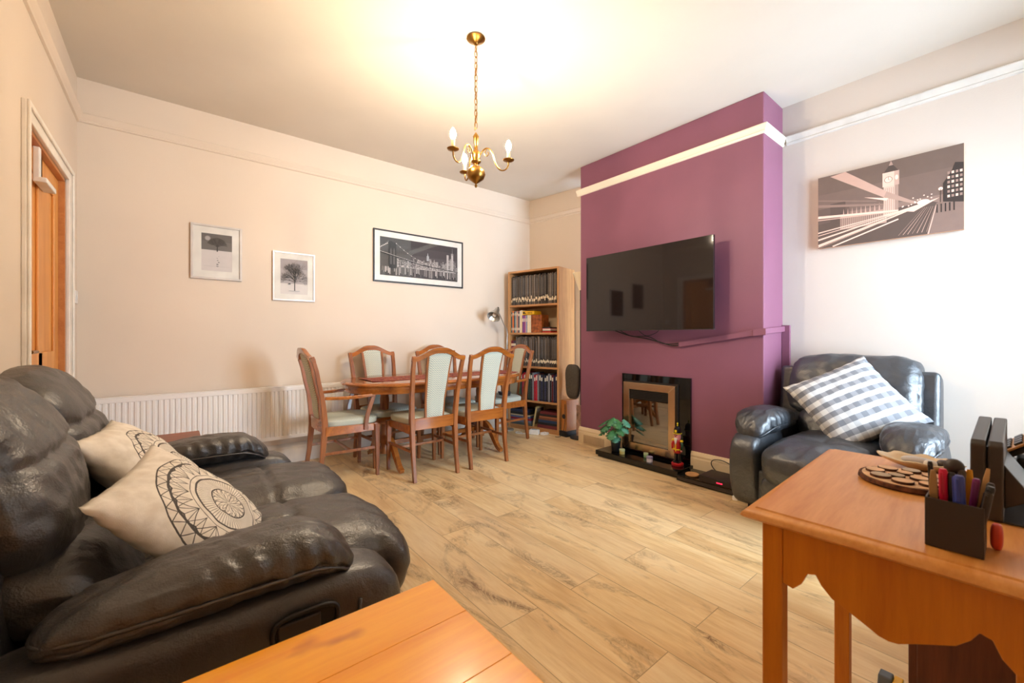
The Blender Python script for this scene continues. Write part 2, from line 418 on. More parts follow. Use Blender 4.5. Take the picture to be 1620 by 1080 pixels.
# ------------------------------------------------------------------ ceiling light
t = thing('chandelier', 'brass three-arm chandelier hanging on a long chain from the ceiling', 'chandelier', (1.39, 2.05, H), world=True)
cx, cy = 1.39, 2.05
B().lathe([(0, 0), (.05, 0), (.055, -.008), (.04, -.02), (.018, -.03), (.012, -.04), (0, -.04)], (cx, cy, H)).build('ceiling_rose', BRASS, t, smooth=True)
b = B()
z = H-.05; i = 0
while z > 2.33:
    pts = []
    for k in range(12):
        a = 2*PI*k/12; u = .009*math.cos(a); v = .022*math.sin(a)
        pts.append((cx+(u if i % 2 else 0), cy+(0 if i % 2 else u), z-.012+v))
    b.tube(pts, .0024, 6, close=True); z -= .035; i += 1
b.tube([(cx+.006*math.sin(j*.9), cy+.006*math.cos(j*.9), H-.03-j*.04) for j in range(14)], .0022, 6)
b.build('chain', BRASS, t, smooth='all')
b = B().lathe([(0, 0), (.006, .0), (.008, .012), (.004, .02), (.018, .03), (.046, .05), (.056, .075), (.05, .10), (.03, .12), (.012, .127), (.012, .135), (.02, .14), (.03, .15), (.03, .155), (.022, .16), (.026, .175), (.026, .2), (.018, .215), (.012, .22), (.010, .25), (.014, .26), (.014, .285), (.018, .30), (.006, .32), (0, .33)], (cx, cy, 1.985), 32)
b.build('body', BRASS, t, smooth=True, angle=50)
for k, a in enumerate((195, 318, 77)):
    a = math.radians(a); d = Vector((math.cos(a), math.sin(a), 0))
    def q(r, z): return Vector((cx, cy, z))+d*r
    pts = [q(.02, 2.165), q(.04, 2.20), q(.065, 2.215), q(.09, 2.20), q(.105, 2.16), q(.12, 2.115), q(.145, 2.085), q(.172, 2.085), q(.190, 2.105), q(.193, 2.135)]
    from mathutils.geometry import interpolate_bezier
    def smoothline(P0, m=5):
        out = []
        for i in range(len(P0)-1):
            a0 = P0[max(i-1, 0)]; b0 = P0[i]; c0 = P0[i+1]; d0 = P0[min(i+2, len(P0)-1)]
            for j in range(m):
                t_ = j/m; out.append(.5*((2*b0)+(c0-a0)*t_+(2*a0-5*b0+4*c0-d0)*t_*t_+(3*b0-a0-3*c0+d0)*t_**3))
        return out+[P0[-1]]
    arm = B().tube(smoothline(pts), .0045, 8).tube(smoothline([q(.065, 2.215), q(.052, 2.185), q(.066, 2.168), q(.076, 2.185), q(.068, 2.192)]), .003, 6)
    ao = arm.build('arm', BRASS, t, smooth='all')
    B().lathe([(0, 0), (.012, .0), (.032, .008), (.034, .012), (.012, .01), (.012, .018), (.010, .02), (0, .02)], q(.193, 2.132)).build('drip_pan', BRASS, ao, smooth=True)
    B().lathe([(0, .012), (.010, .012), (.010, .06), (0, .062)], q(.193, 2.135)).build('candle_sleeve', P('candle_sleeve', (214, 190, 140), .5), ao, smooth=True)
    m = NT('lit_bulb_glass') if 'bulb' not in MATS else None
    if m:
        m.b.inputs['Base Color'].default_value = (1, 1, 1, 1); m.b.inputs['Emission Color'].default_value = BULB_COL+(1,); m.b.inputs['Emission Strength'].default_value = BULB; MATS['bulb'] = m.m
    B().lathe([(0, 0), (.008, .0), (.014, .014), (.017, .026), (.014, .042), (.006, .058), (0, .064)], q(.193, 2.197)).build('bulb', MATS['bulb'], ao, smooth='all')

# ------------------------------------------------------------------ pictures
class Flat:
    """print drawn as layered flat shapes; u right, v up, in metres from the lower-left corner"""
    def __init__(s, w, h, bg): s.b = B(); s.w, s.h = w, h; s.l = 0; s.rect(0, 0, w, h, bg)
    def poly(s, pts, m):
        s.b.mat(m); s.l += 1; d = -.0002*(s.l > 1)-.00001*s.l
        cl = [(min(max(u, 0), s.w), min(max(v, 0), s.h)) for u, v in pts]
        s.b._f([s.b.bm.verts.new((u, d, v)) for u, v in cl]); return s
    def rect(s, u0, v0, u1, v1, m): return s.poly([(u0, v0), (u1, v0), (u1, v1), (u0, v1)], m)
    def line(s, a, c, w0, w1, m):
        dx, dy = c[0]-a[0], c[1]-a[1]; L = math.hypot(dx, dy) or 1; nx, ny = -dy/L, dx/L
        return s.poly([(a[0]+nx*w0/2, a[1]+ny*w0/2), (a[0]-nx*w0/2, a[1]-ny*w0/2), (c[0]-nx*w1/2, c[1]-ny*w1/2), (c[0]+nx*w1/2, c[1]+ny*w1/2)], m)
    def disc(s, c, r, m, n=20, ry=None): return s.poly([(c[0]+r*math.cos(2*PI*k/n), c[1]+(ry or r)*math.sin(2*PI*k/n)) for k in range(n)], m)
def G(v, tint=(1, 1, 1)): return P('print_grey_%d_%d' % (v, int(tint[2]*100)), tuple(int(v*k) for k in tint), .6, var=.02, vscale=20)
def framed(name, label, w, h, loc, rz, fw, fmat, mat_w, draw, roll=0):
    # front faces local -Y, origin at the lower-left corner on the wall
    t = thing(name, label, 'picture', loc, rz); t.rotation_euler = (0, roll, rz)
    b = B(); D = .018
    b.box(0, fw, -D, 0, 0, h).box(w-fw, w, -D, 0, 0, h).box(fw, w-fw, -D, 0, 0, fw).box(fw, w-fw, -D, 0, h-fw, h)
    b.build('frame', fmat, t, bevel=.0015)
    mw = mat_w
    b = B(); y0, y1 = -.008, -.0065
    b.box(fw, fw+mw, y0, y1, fw, h-fw).box(w-fw-mw, w-fw, y0, y1, fw, h-fw).box(fw+mw, w-fw-mw, y0, y1, fw, fw+mw).box(fw+mw, w-fw-mw, y0, y1, h-fw-mw, h-fw)
    b.box(fw, w-fw, -.004, -.001, fw, h-fw)
    b.build('mount', P('picture_mount', (240, 232, 222), .8), t)
    f = Flat(w-2*(fw+mw), h-2*(fw+mw), G(200)); draw(f)
    o = f.b.build('print', None, t); o.location = (fw+mw, -.005, fw+mw)
    B().box(fw, w-fw, -.0125, -.0115, fw, h-fw).build('glazing', GLASS, t)
    return t
def branches(f, p, ang, L, w, depth, m, rnd, up=.0):
    q = (p[0]+L*math.cos(ang), p[1]+L*math.sin(ang)); f.line(p, q, w, w*.7, m)
    if depth == 0: return
    for k in range(3 if depth > 2 else 2):
        branches(f, q, ang+rnd.uniform(-.75, .75)+up*(PI/2-ang), L*rnd.uniform(.66, .86), w*.62, depth-1, m, rnd, up)
WARMG = (1, .95, .92)
def tree_moon(f):
    w, h = f.w, f.h; r = random.Random(3)
    f.rect(0, 0, w, h*.56, G(222, WARMG)); f.rect(0, h*.56, w, h, G(116, WARMG)); f.rect(0, h*.80, w, h, G(104, WARMG))
    f.disc((w*.2, h*.87), w*.10, G(150, WARMG)); f.disc((w*.2, h*.87), w*.075, G(186, WARMG))
    dk = G(58, WARMG); f.poly([(w*.18, h*.74), (w*.30, h*.86), (w*.5, h*.91), (w*.72, h*.86), (w*.84, h*.73), (w*.7, h*.70), (w*.5, h*.72), (w*.34, h*.69)], G(78, WARMG))
    f.line((w*.51, h*.53), (w*.51, h*.72), w*.045, w*.03, dk)
    for a in (.5, .9, 1.3, 1.7, 2.1, 2.6): branches(f, (w*.51, h*.66), a, w*.13, .006, 3, dk, r)
    for k in range(7): f.disc((w*(.53+.03*math.sin(k*2)), h*(.46-.055*k)), w*(.008+.006*k), G(150-10*k, WARMG), 8, h*(.004+.002*k))
    f.rect(w*.05, h*.12, w*.9, h*.13, G(206, WARMG))
def tree_snow(f):
    w, h = f.w, f.h; r = random.Random(5)
    f.rect(0, h*.30, w, h, G(186, (1, .94, .93))); f.rect(0, h*.72, w, h, G(170, (1, .93, .92))); f.rect(0, 0, w, h*.30, G(228, WARMG))
    dk = G(52, WARMG); f.line((w*.52, h*.10), (w*.52, h*.46), w*.04, w*.03, dk)
    for k in range(13):
        branches(f, (w*.52, h*(.34+.02*(k % 4))), PI/2+(k-6)*.2, w*.17, .0042, 4, dk, r)
    for k in range(4): branches(f, (w*.52, h*.45), PI/2+(k-1.5)*.4, w*.2, .006, 4, dk, r)
    f.disc((w*.32, h*.29), w*.05, G(70), 10, h*.018); f.rect(w*.30, h*.085, w*.7, h*.098, G(170))
def bridge(f):
    w, h = f.w, f.h; r = random.Random(11)
    f.rect(0, 0, w, h*.24, G(58, WARMG)); f.rect(0, h*.24, w, h, G(78, WARMG)); f.rect(0, h*.6, w, h, G(66, WARMG)); f.rect(0, h*.82, w, h, G(56, WARMG))
    x = w*.2
    while x < w*.99:
        bw = r.uniform(.012, .03); tall = h*(r.uniform(.16, .30)+.06*math.exp(-((x/w-.55)/.12)**2)+.12*math.exp(-((x/w-.88)/.06)**2))
        g = G(r.choice((70, 96, 120, 140)), WARMG); f.rect(x, h*.24, x+bw, h*.24+tall, g)
        yy = h*.26
        while yy < h*.22+tall:
            for k in range(2): f.rect(x+bw*(.15+.45*k), yy, x+bw*(.38+.45*k), yy+.006, G(r.choice((120, 200, 240, 250)), WARMG))
            yy += .012
        x += bw*1.02
    for tx in (.84, .905):
        f.rect(w*tx, h*.24, w*(tx+.032), h*(.74 if tx < .9 else .80), G(158, WARMG))
        for k in range(14): f.rect(w*(tx+.006), h*(.28+.034*k), w*(tx+.026), h*(.295+.034*k), G(226, WARMG))
    f.line((w*.921, h*.8), (w*.921, h*.95), .003, .001, G(180))
    f.rect(w*.57, h*.5, w*.60, h*.64, G(170)); f.line((w*.585, h*.64), (w*.585, h*.72), .008, .001, G(220))
    for k in range(60): f.rect(w*(.2+.8*r.random()), h*.245, w*(.2+.8*r.random()), h*(.25+.02*r.random()), G(r.choice((150, 230, 240)), WARMG)) if k % 6 == 0 else f.disc((w*(.2+.79*r.random()), h*(.25+.05*r.random())), .003, G(244, WARMG), 6)
    x = .02
    while x < .99:
        f.rect(w*x, h*(.22-r.uniform(.08, .2)), w*(x+r.uniform(.004, .012)), h*.235, G(r.choice((100, 140, 180, 210)), WARMG)); x += .018
    dk = G(26, WARMG)
    # bridge tower, deck and cables
    f.poly([(w*.10, h*.2), (w*.19, h*.2), (w*.19, h*.86), (w*.10, h*.92)], G(44, WARMG))
    for a in (.115, .152): f.poly([(w*a, h*.3), (w*(a+.022), h*.3), (w*(a+.022), h*.66), (w*(a+.011), h*.74), (w*a, h*.66)], G(90, WARMG))
    f.line((0, h*.60), (w*.5, h*.37), .016, .008, dk); f.line((w*.5, h*.37), (w, h*.27), .010, .006, dk)
    f.line((0, h*.615), (w*.5, h*.385), .003, .002, G(220, WARMG))
    def cable(u): return (w*(.19+.55*u), h*(.86-.5*(1-(1-u)**2)))
    for k in range(24):
        a, c = cable(k/24), cable((k+1)/24); f.line(a, c, .003, .003, G(150, WARMG))
        if k % 2 == 0: f.disc(a, .0042, G(250, WARMG), 8)
        f.line(a, (a[0], max(h*.30, h*(.53-.46*(a[0]/w-.15)))), .0012, .0012, G(110))
    for k in range(6): f.disc((w*.1*(k/6), h*(.72+.14*k/6)), .005, G(245, WARMG), 8)
    f.line((0, h*.70), (w*.1, h*.90), .003, .003, G(150))
SILV = P('silver_picture_frame', (206, 200, 196), .35, .3)
BLKF = P('black_picture_frame', (34, 30, 30), .4)
framed('picture_frame', 'silver framed print of a round tree under a moon with footprints, nearest the door', .336, .43, (.102, YB-.001, 1.557), 0, .016, SILV, .052, tree_moon)
framed('picture_frame', 'smaller silver framed print of a bare winter tree in snow on a pink-grey sky', .336, .425, (.659, YB-.001, 1.417), 0, .014, P('pale_picture_frame', (222, 216, 214), .35, .2), .046, tree_snow)
framed('picture_frame', 'wide black framed print of a suspension bridge and night city skyline', 1.04, .525, (1.532, YB-.001, 1.655), 0, .014, BLKF, .055, bridge)
# canvas on the right wall, front faces -X
SEP = (1.0, .82, .74)
def clocktower(f):
    w, h = f.w, f.h; r = random.Random(2)
    def g(v): return G(v, SEP)
    f.rect(0, 0, w, h, g(122)); f.rect(0, h*.45, w, h, g(112)); f.rect(0, h*.75, w, h, g(104)); f.rect(0, h*.3, w, h*.45, g(134))
    f.rect(0, h*.32, w*.25, h*.55, g(96)); f.rect(w*.1, h*.3, w*.22, h*.6, g(84))
    f.poly([(0, 0), (w, 0), (w, h*.25), (w*.8, h*.40), (0, h*.34)], g(86))
    # low palace frontage
    f.rect(w*.18, h*.22, w*.52, h*.40, g(176)); 
    for k in range(22): f.rect(w*(.185+.015*k), h*.24, w*(.192+.015*k), h*.38, g(120))
    for k in range(10): f.poly([(w*(.2+.033*k), h*.40), (w*(.212+.033*k), h*.40), (w*(.206+.033*k), h*.50)], g(190))
    # clock tower
    f.rect(w*.50, h*.30, w*.60, h*.70, g(214)); f.rect(w*.575, h*.30, w*.60, h*.70, g(160))
    for k in range(5): f.rect(w*(.508+.014*k), h*.33, w*(.513+.014*k), h*.66, g(168))
    f.rect(w*.492, h*.68, w*.605, h*.86, g(226)); f.rect(w*.572, h*.68, w*.605, h*.86, g(188))
    f.disc((w*.532, h*.765), w*.028, g(120)); f.disc((w*.532, h*.765), w*.024, g(252)); f.disc((w*.588, h*.775), w*.011, g(252), 14, w*.022)
    f.line((w*.532, h*.765), (w*.532, h*.80), .002, .002, g(60)); f.line((w*.532, h*.765), (w*.545, h*.76), .002, .002, g(60))
    f.poly([(w*.50, h*.86), (w*.60, h*.86), (w*.565, h*.94), (w*.535, h*.94)], g(74)); f.poly([(w*.535, h*.94), (w*.565, h*.94), (w*.55, h*1.0)], g(170))
    # light streaks of passing buses
    f.poly([(w*.10, h*.98), (w*.22, h*1.0), (w*.52, h*.62), (w*.50, h*.55)], g(190)); f.poly([(w*.52, h*.62), (w*.50, h*.55), (w*.70, h*.40), (w*.71, h*.42)], g(170))
    f.poly([(w*.36, h*.60), (w*.52, h*.50), (w*.53, h*.53)], g(250))
    f.line((0, h*.60), (w*.5, h*.46), .02, .01, g(140)); f.line((0, h*.68), (w*.45, h*.52), .008, .006, g(134))
    f.line((0, h*.44), (w*.60, h*.35), .018, .010, g(240)); f.line((0, h*.40), (w*.6, h*.34), .006, .004, g(210))
    for a, c_, t0 in ((.02, .60, .016), (.10, .55, .012), (-.06, .62, .014), (.16, .50, .005), (.2, .48, .008)):
        f.line((0, h*(a+.02)), (w*.74, h*(.36)), t0, .004, g(236))
    f.line((w*.12, 0), (w*.60, h*.24), .015, .008, g(250)); f.line((w*.0, h*.02), (w*.55, h*.27), .006, .006, g(220))
    f.poly([(w*.6, h*.34), (w*.86, h*.42), (w*.70, h*.30)], g(236)); f.disc((w*.76, h*.40), w*.04, g(250), 16, h*.03)
    for k in range(10): f.line((w*(.60+.03*k), h*.03), (w*(.76+.012*k), h*.33), .003, .001, g(200 if k % 3 else 150))
    f.poly([(w*.80, 0), (w, 0), (w, h*.34), (w*.84, h*.36)], g(128)); f.line((w*.79, h*.0), (w*.84, h*.34), .008, .004, g(206))
    # dark building and street lamp at right
    f.poly([(w*.88, h*.36), (w, h*.32), (w, h*.78), (w*.95, h*.80), (w*.93, h*.70), (w*.88, h*.58)], g(52))
    for i in range(4):
        for j in range(6): f.rect(w*(.905+.024*i), h*(.40+.055*j), w*(.92+.024*i), h*(.43+.055*j), g(230 if (i+j) % 2 == 0 else 150))
    f.disc((w*.865, h*.52), w*.014, g(254)); f.line((w*.865, h*.52), (w*.865, h*.36), .003, .003, g(60))
    for k in range(16): f.disc((w*(.62+.2*r.random()), h*(.38+.1*r.random())), .004, g(250), 8)
    for k in range(5): f.rect(w*(.84+.025*k), h*.24, w*(.848+.025*k), h*(.34), g(40))
t = thing('canvas_picture', 'large sepia canvas of a lit clock tower with traffic light streaks', 'picture', (XB-.002, .228+.717, 1.737), -PI/2)
fw, fh = .717, .509
B().box(0, fw, -.034, 0, 0, fh).build('canvas', P('canvas_edge', (196, 150, 118), .8), t, bevel=.002)
f = Flat(fw, fh, G(120, SEP)); clocktower(f); o = f.b.build('print', None, t); o.location = (0, -.0345, 0)

# ------------------------------------------------------------------ television, trunking, cables
t = thing('television', 'large black flat television mounted high on the plum chimney breast', 'television', (3.13, 1.465, 1.16), world=True)
b = B(); b.box(3.13, 3.155, 1.468, 2.702, 1.162, 1.868).build('screen', P('screen_glass', (30, 24, 24), .05, var=0), t, bevel=.002)
B().box(3.155, 3.20, 1.62, 2.55, 1.19, 1.62).build('rear_housing', BLACK, t, bevel=.01)
B().box(3.1285, 3.157, 1.466, 2.704, 1.157, 1.163).build('lower_bezel', DARK, t)
B().box(3.20, XC-.001, 1.95, 2.22, 1.36, 1.66).build('wall_bracket', BLACK, t)
t = thing('cable_trunking', 'plum painted plastic cable trunking running from the television round to the corner', 'trunking', (XC, 1.5, 1.1), world=True)
p0, p1 = (1.823, 1.037), (YC2, 1.140)
b = B(); b.bm.verts.index_update()
def skewbox(b, A, C, h, d0, d1, ax):
    # strip from A to C (pos, z), height h; ax 'y': strip lies on a plane of constant x between d0 and d1
    for_ = []
    pts = [(A[0], A[1]-h/2), (C[0], C[1]-h/2), (C[0], C[1]+h/2), (A[0], A[1]+h/2)]
    b.prism(pts, d0, d1, plane='yz' if ax == 'y' else 'xz')
skewbox(b, p0, p1, .040, XC-.024, XC-.001, 'y'); b.build('straight_run', PURPLE, t, bevel=.003)
b = B().prism([(1.25, 1.105), (YC2-.022, 1.116), (YC2-.022, 1.164), (1.25, 1.153)], XC-.028, XC-.001, plane='yz').build('corner_cap', PURPLE, t, bevel=.003)
b = B(); skewbox(b, (XC-.026, 1.142), (XB-.024, 1.162), .040, YC2-.024, YC2-.001, 'x'); b.build('straight_run', PURPLE, t, bevel=.003)
B().box(XB-.024, XB-.001, YC2-.056, YC2-.001, .25, 1.19).build('drop_run', PURPLE, t, bevel=.003)
b = B(); rr = random.Random(4)
def wavy(pts, amp=.008, m=6): return smoothline([Vector(p)+Vector((0, rr.uniform(-amp, amp), rr.uniform(-amp, amp))) for p in pts], m)
b.tube(wavy([(3.24, 2.46, 1.17), (3.255, 2.30, 1.12), (3.262, 2.14, 1.09), (3.265, 2.0, 1.055), (3.267, 1.89, 1.035), (3.268, 1.825, 1.035)]), .005, 6)
b.tube(wavy([(3.23, 2.40, 1.175), (3.25, 2.27, 1.10), (3.262, 2.1, 1.10), (3.265, 1.96, 1.05), (3.267, 1.828, 1.045)]), .004, 6)
b.tube(wavy([(3.22, 2.2, 1.18), (3.25, 2.12, 1.12), (3.255, 2.03, 1.13), (3.24, 1.98, 1.17)]), .003, 6)
tag(b.build('television_cable', BLACK, smooth='all'), 'loose black cables hanging below the television into the trunking', 'cable')

# ------------------------------------------------------------------ fireplace
t = thing('electric_fire', 'inset electric fire in a bronze-steel frame on a black granite back panel', 'fireplace', (XC, 2.05, .058), world=True)
b = B(); xa, xb = XC-.022, XC-.001
b.box(xa, xb, 1.722, 1.83, .058, .762).box(xa, xb, 2.335, 2.388, .058, .762).box(xa, xb, 1.83, 2.335, .70, .762)
b.build('back_panel', GRANITE, t, bevel=.0015)
y0, y1, z0, z1 = 1.835, 2.345, .085, .69; fwid = .062
xf0, xf1 = XC-.062, XC-.022
def ringframe(b, y0, y1, z0, z1, w, xa, xb, w2=None):
    for q in ([(y0, z0), (y1, z0), (y1-w, z0+w), (y0+w, z0+w)], [(y1, z0), (y1, z1), (y1-w, z1-w), (y1-w, z0+w)], [(y1, z1), (y0, z1), (y0+w, z1-w), (y1-w, z1-w)], [(y0, z1), (y0, z0), (y0+w, z0+w), (y0+w, z1-w)]):
        b.prism(q, xa, xb, plane='yz')
b = B(); ringframe(b, y0, y1, z0, z1, fwid, xf0, xf1); b.build('trim_frame', P('satin_bronze_steel', (206, 176, 142), .25, 1.0), t, bevel=.002)
b = B(); ringframe(b, y0-.012, y1+.012, z0-.012, z1+.012, .02, XC-.03, XC-.0225); b.build('rear_flange', BLACK, t)
b = B(); xg = XC-.045
for k in range(6): b.box(xg-.004, xg+.012, y0+fwid, y1-fwid, z1-fwid-.012-.014*k, z1-fwid-.005-.014*k)
b.box(xg+.004, xg+.014, y0+fwid, y1-fwid, z1-fwid-.088, z1-fwid)
b.build('heater_grille', BLACK, t)
B().box(xg, xg+.004, y0+fwid, y1-fwid, z0+fwid, z1-fwid-.09).build('glass', FPGLASS, t)
b = B().box(XC-.024, XC-.021, y0+fwid, y1-fwid, z0+fwid, z1-fwid).build('firebox', P('firebox_lining', (74, 62, 50), .6, var=.2), t)
LOG = wood('ember_logs', (168, 118, 66), (48, 34, 24), .8, 'y', 2.0)
for (ya, za, yb, zb, r) in ((1.92, .17, 2.06, .165, .014), (2.02, .18, 2.18, .20, .010), (2.12, .165, 2.26, .16, .015), (1.98, .195, 2.10, .205, .008), (2.16, .185, 2.25, .215, .007)):
    pts = [(XC-.033, ya+(yb-ya)*k/5, za+(zb-za)*k/5+rr.uniform(-.002, .002)) for k in range(6)]
    B().tube(pts, [r*.5, r*.65, r*.6, r*.65, r*.6, r*.45], 8).build('log', LOG, t, smooth=True)
b = B().box(3.05, XC-.001, 1.715, 2.495, .0, .018).box(3.035, XC-.001, 1.70, 2.51, .018, .058)
tag(b.build('hearth_slab', GRANITE, bevel=.003), 'polished black granite hearth slab on the floor under the fire', 'hearth')
b = B().box(XC-.028, XC-.022, 2.60, 2.86, .015, .10)
for k in range(6): b.box(XC-.031, XC-.027, 2.61, 2.85, .022+.012*k, .028+.012*k)
tag(b.build('air_vent', P('beige_vent', (196, 172, 138), .6), bevel=.001), 'beige air vent set in the skirting left of the hearth', 'vent')
# potted plant on the hearth
t = thing('potted_plant', 'small green split-leaf plant in a black pot on the hearth', 'plant', (3.15, 2.37, .0585), world=True)
px_, py_, pz_ = 3.15, 2.37, .0585
B().lathe([(0, 0), (.034, 0), (.037, .01), (.046, .10), (.05, .102), (.05, .112), (.045, .112), (.043, .1), (0, .098)], (px_, py_, pz_), 24).build('pot', P('black_pot', (30, 30, 33), .35), t, smooth=True)
GREEN = P('leaf_green', (64, 122, 74), .35, var=.25, vscale=40); GREEN2 = P('leaf_blue_green', (92, 158, 130), .3, var=.2, vscale=40)
def leaf(c, dirv, size, m):
    b = B(); d = Vector(dirv).normalized(); up = Vector((0, 0, 1)); s_ = d.cross(up).normalized(); n_ = s_.cross(d)
    out = [(0, 0)]; N = 16
    for k in range(N+1):
        a = k/N; w = math.sin(PI*min(1, a*1.05))**.6*.5
        if k % 4 == 3 and 2 < k < 14: w *= .55
        out.append((a*1.0-.12*(1-a), w))
    c = Vector(c)
    top = []
    def pt(u, v): return c+d*(u*size)+s_*(v*size)+n_*(-.35*abs(v)*size-.25*u*u*size)
    mid = [b.bm.verts.new(pt(u, 0)) for u, v in out]
    for sg in (-1, 1):
        e_ = [b.bm.verts.new(pt(u, v*sg)) for u, v in out]
        h_ = [b.bm.verts.new(pt(u, v*.5*sg)+n_*size*.04) for u, v in out]
        for k in range(len(out)-1): b._f([mid[k], mid[k+1], h_[k+1], h_[k]]); b._f([h_[k], h_[k+1], e_[k+1], e_[k]])
    bmesh.ops.remove_doubles(b.bm, verts=b.bm.verts, dist=1e-5)
    o = b.build('leaf', m, t, smooth='all'); md = o.modifiers.new('thick', 'SOLIDIFY'); md.thickness = .0012
    return o
rl = random.Random(8)
for k, (a, el, L, sz, m) in enumerate([(200, .10, .12, .085, GREEN), (240, .13, .10, .08, GREEN), (160, .15, .10, .085, GREEN), (120, .17, .11, .08, GREEN), (90, .12, .14, .08, GREEN), (270, .14, .10, .075, GREEN2), (290, .19, .12, .07, GREEN2), (230, .19, .06, .085, GREEN), (180, .20, .05, .08, GREEN), (135, .10, .10, .08, GREEN), (215, .06, .11, .07, GREEN2), (100, .19, .06, .075, GREEN)]):
    a = math.radians(a); d = Vector((math.cos(a), math.sin(a), 0)); base = Vector((px_, py_, pz_+.1)); tip = base+d*L*.7+Vector((0, 0, el))
    if tip.x > 3.17: tip.x = 3.17
    mid = base+d*L*.25+Vector((0, 0, el*.8))
    B().tube([base, mid, tip], .0018, 6).build('stem', GREEN, t, smooth='all')
    leaf(tip, (d.x if tip.x < 3.14 else -.2, d.y, -.45), sz*1.3, m)
# candle jars on the hearth
def jar(x, y, r, h, cols, label):
    t = thing('candle_jar', label, 'candle', (x, y, .0585), world=True, group='small candle jars on the hearth')
    B().lathe([(0, 0), (r, 0), (r, h*.62), (0, h*.62)], (x, y, .0585), 20).build('jar', P('jar_'+cols[0][3], cols[0][:3], .25), t, smooth=True)
    B().lathe([(0, h*.62), (r*1.04, h*.62), (r*1.04, h), (0, h)], (x, y, .0585), 20).build('lid', P('lid_'+cols[1][3], cols[1][:3], .35), t, smooth=True)
jar(3.11, 2.27, .024, .042, ((206, 192, 120, 'yellow'), (196, 206, 160, 'lime')), 'yellow and lime candle jar beside the plant pot on the hearth')
jar(3.19, 2.08, .020, .034, ((150, 186, 140, 'green'), (196, 214, 170, 'pale_green')), 'pale green candle jar close under the fire frame')
jar(3.09, 1.98, .025, .044, ((214, 208, 216, 'lilac_white'), (150, 138, 170, 'mauve')), 'white and mauve candle jar at the front middle of the hearth')
# nutcracker
t = thing('nutcracker_figure', 'painted wooden nutcracker soldier standing on the right of the hearth', 'figurine', (3.185, 1.785, .0585), world=True)
nx, ny, nz = 3.185, 1.785, .0585
RED = P('toy_red', (190, 32, 36), .3); YEL = P('toy_yellow', (228, 196, 30), .3); TB = P('toy_black', (20, 18, 26), .2); PNK = P('toy_pink', (222, 140, 140), .4); TG = P('toy_green', (34, 74, 54), .35); TW = P('toy_white', (232, 228, 220), .6)
B().lathe([(0, 0), (.045, 0), (.047, .006), (.047, .018), (.042, .022), (0, .022)], (nx, ny, nz), 24).build('base', RED, t, smooth=True)
for s_ in (-1, 1):
    B().cyl((nx, ny+s_*.014, nz+.022), (nx, ny+s_*.013, nz+.11), .012, .012).box(nx-.026, nx+.008, ny+s_*.014-.011, ny+s_*.014+.011, nz+.022, nz+.038).build('leg', TB, t, smooth=True)
    B().tube([(nx, ny+s_*.034, nz+.195), (nx-.004, ny+s_*.042, nz+.165), (nx-.008, ny+s_*.038, nz+.13)], [.010, .010, .008], 10).build('arm', TG if s_ < 0 else RED, t, smooth='all')
    B().ball((nx, ny+s_*.036, nz+.20), .0135, 12, (1, 1, .8)).build('epaulette', YEL, t, smooth='all')
    B().ball((nx-.009, ny+s_*.038, nz+.122), .009, 10).build('hand', PNK, t, smooth='all')
B().lathe([(0, .10), (.026, .10), (.03, .112), (.024, .14), (.028, .20), (.02, .212), (0, .213)], (nx, ny, nz), 20).build('coat', RED, t, smooth=True)
B().box(nx-.031, nx-.022, ny-.004, ny+.004, nz+.115, nz+.20).box(nx-.03, nx+.03, ny-.029, ny+.029, nz+.128, nz+.136).build('belt', YEL, t)
B().lathe([(0, .205), (.02, .205), (.025, .22), (.026, .25), (.022, .262), (0, .262)], (nx, ny, nz), 20).build('head', PNK, t, smooth=True)
B().prism([(-.014, .225), (.014, .225), (.008, .195), (0, .168), (-.008, .195)], nx-.034, nx-.024, Matrix.Translation((0, ny, nz)), plane='yz').build('beard', TW, t, bevel=.002)
B().box(nx-.028, nx-.0245, ny-.012, ny-.004, nz+.244, nz+.249).box(nx-.028, nx-.0245, ny+.004, ny+.012, nz+.244, nz+.249).ball((nx-.028, ny, nz+.238), .004, 8).build('face', TB, t)
B().lathe([(.031, .255), (.033, .257), (.033, .264), (.027, .266), (.027, .29), (.02, .31), (.008, .318), (0, .319)], (nx, ny, nz), 24).build('helmet', TB, t, smooth=True)
B().lathe([(.0335, .258), (.0345, .258), (.0345, .264), (.0335, .264)], (nx, ny, nz), 24).build('helmet_band', YEL, t, smooth=True)
B().lathe([(0, .318), (.006, .318), (.004, .33), (.007, .338), (0, .35)], (nx, ny, nz), 12).build('helmet_spike', YEL, t, smooth=True)
B().box(nx-.031, nx-.026, ny-.008, ny+.008, nz+.27, nz+.29).build('helmet_badge', YEL, t)
# boxes beside the hearth
t = thing('media_player', 'flat wide black media player on the floor right of the hearth', 'media player', (3.12, 1.45, 0), world=True)
B().box(3.0, 3.24, 1.235, 1.69, .004, .046).build('case', BLACKG, t, bevel=.003)
B().box(2.997, 3.0, 1.25, 1.68, .012, .036).build('front_panel', DARK, t)
t = thing('set_top_box', 'small black set-top box with a red standby light stacked on the media player', 'set-top box', (3.1, 1.35, .046), world=True)
B().box(3.0, 3.20, 1.225, 1.515, .0465, .088).build('case', P('box_black', (30, 24, 24), .4), t, bevel=.003)
B().box(2.998, 3.0, 1.345, 1.385, .060, .067).build('standby_light', P('red_light', (255, 40, 70), .4, emit=((255, 30, 60), 2.5)), t)
tag(B().lathe([(0, 0), (.045, 0), (.05, .004), (.05, .011), (.046, .014), (0, .014)], (3.07, 1.60, .0465), 28).build('coaster', P('cork', (196, 146, 92), .7), smooth=True, loc=None), 'round cork coaster lying on the black media player', 'coaster')
b = B()
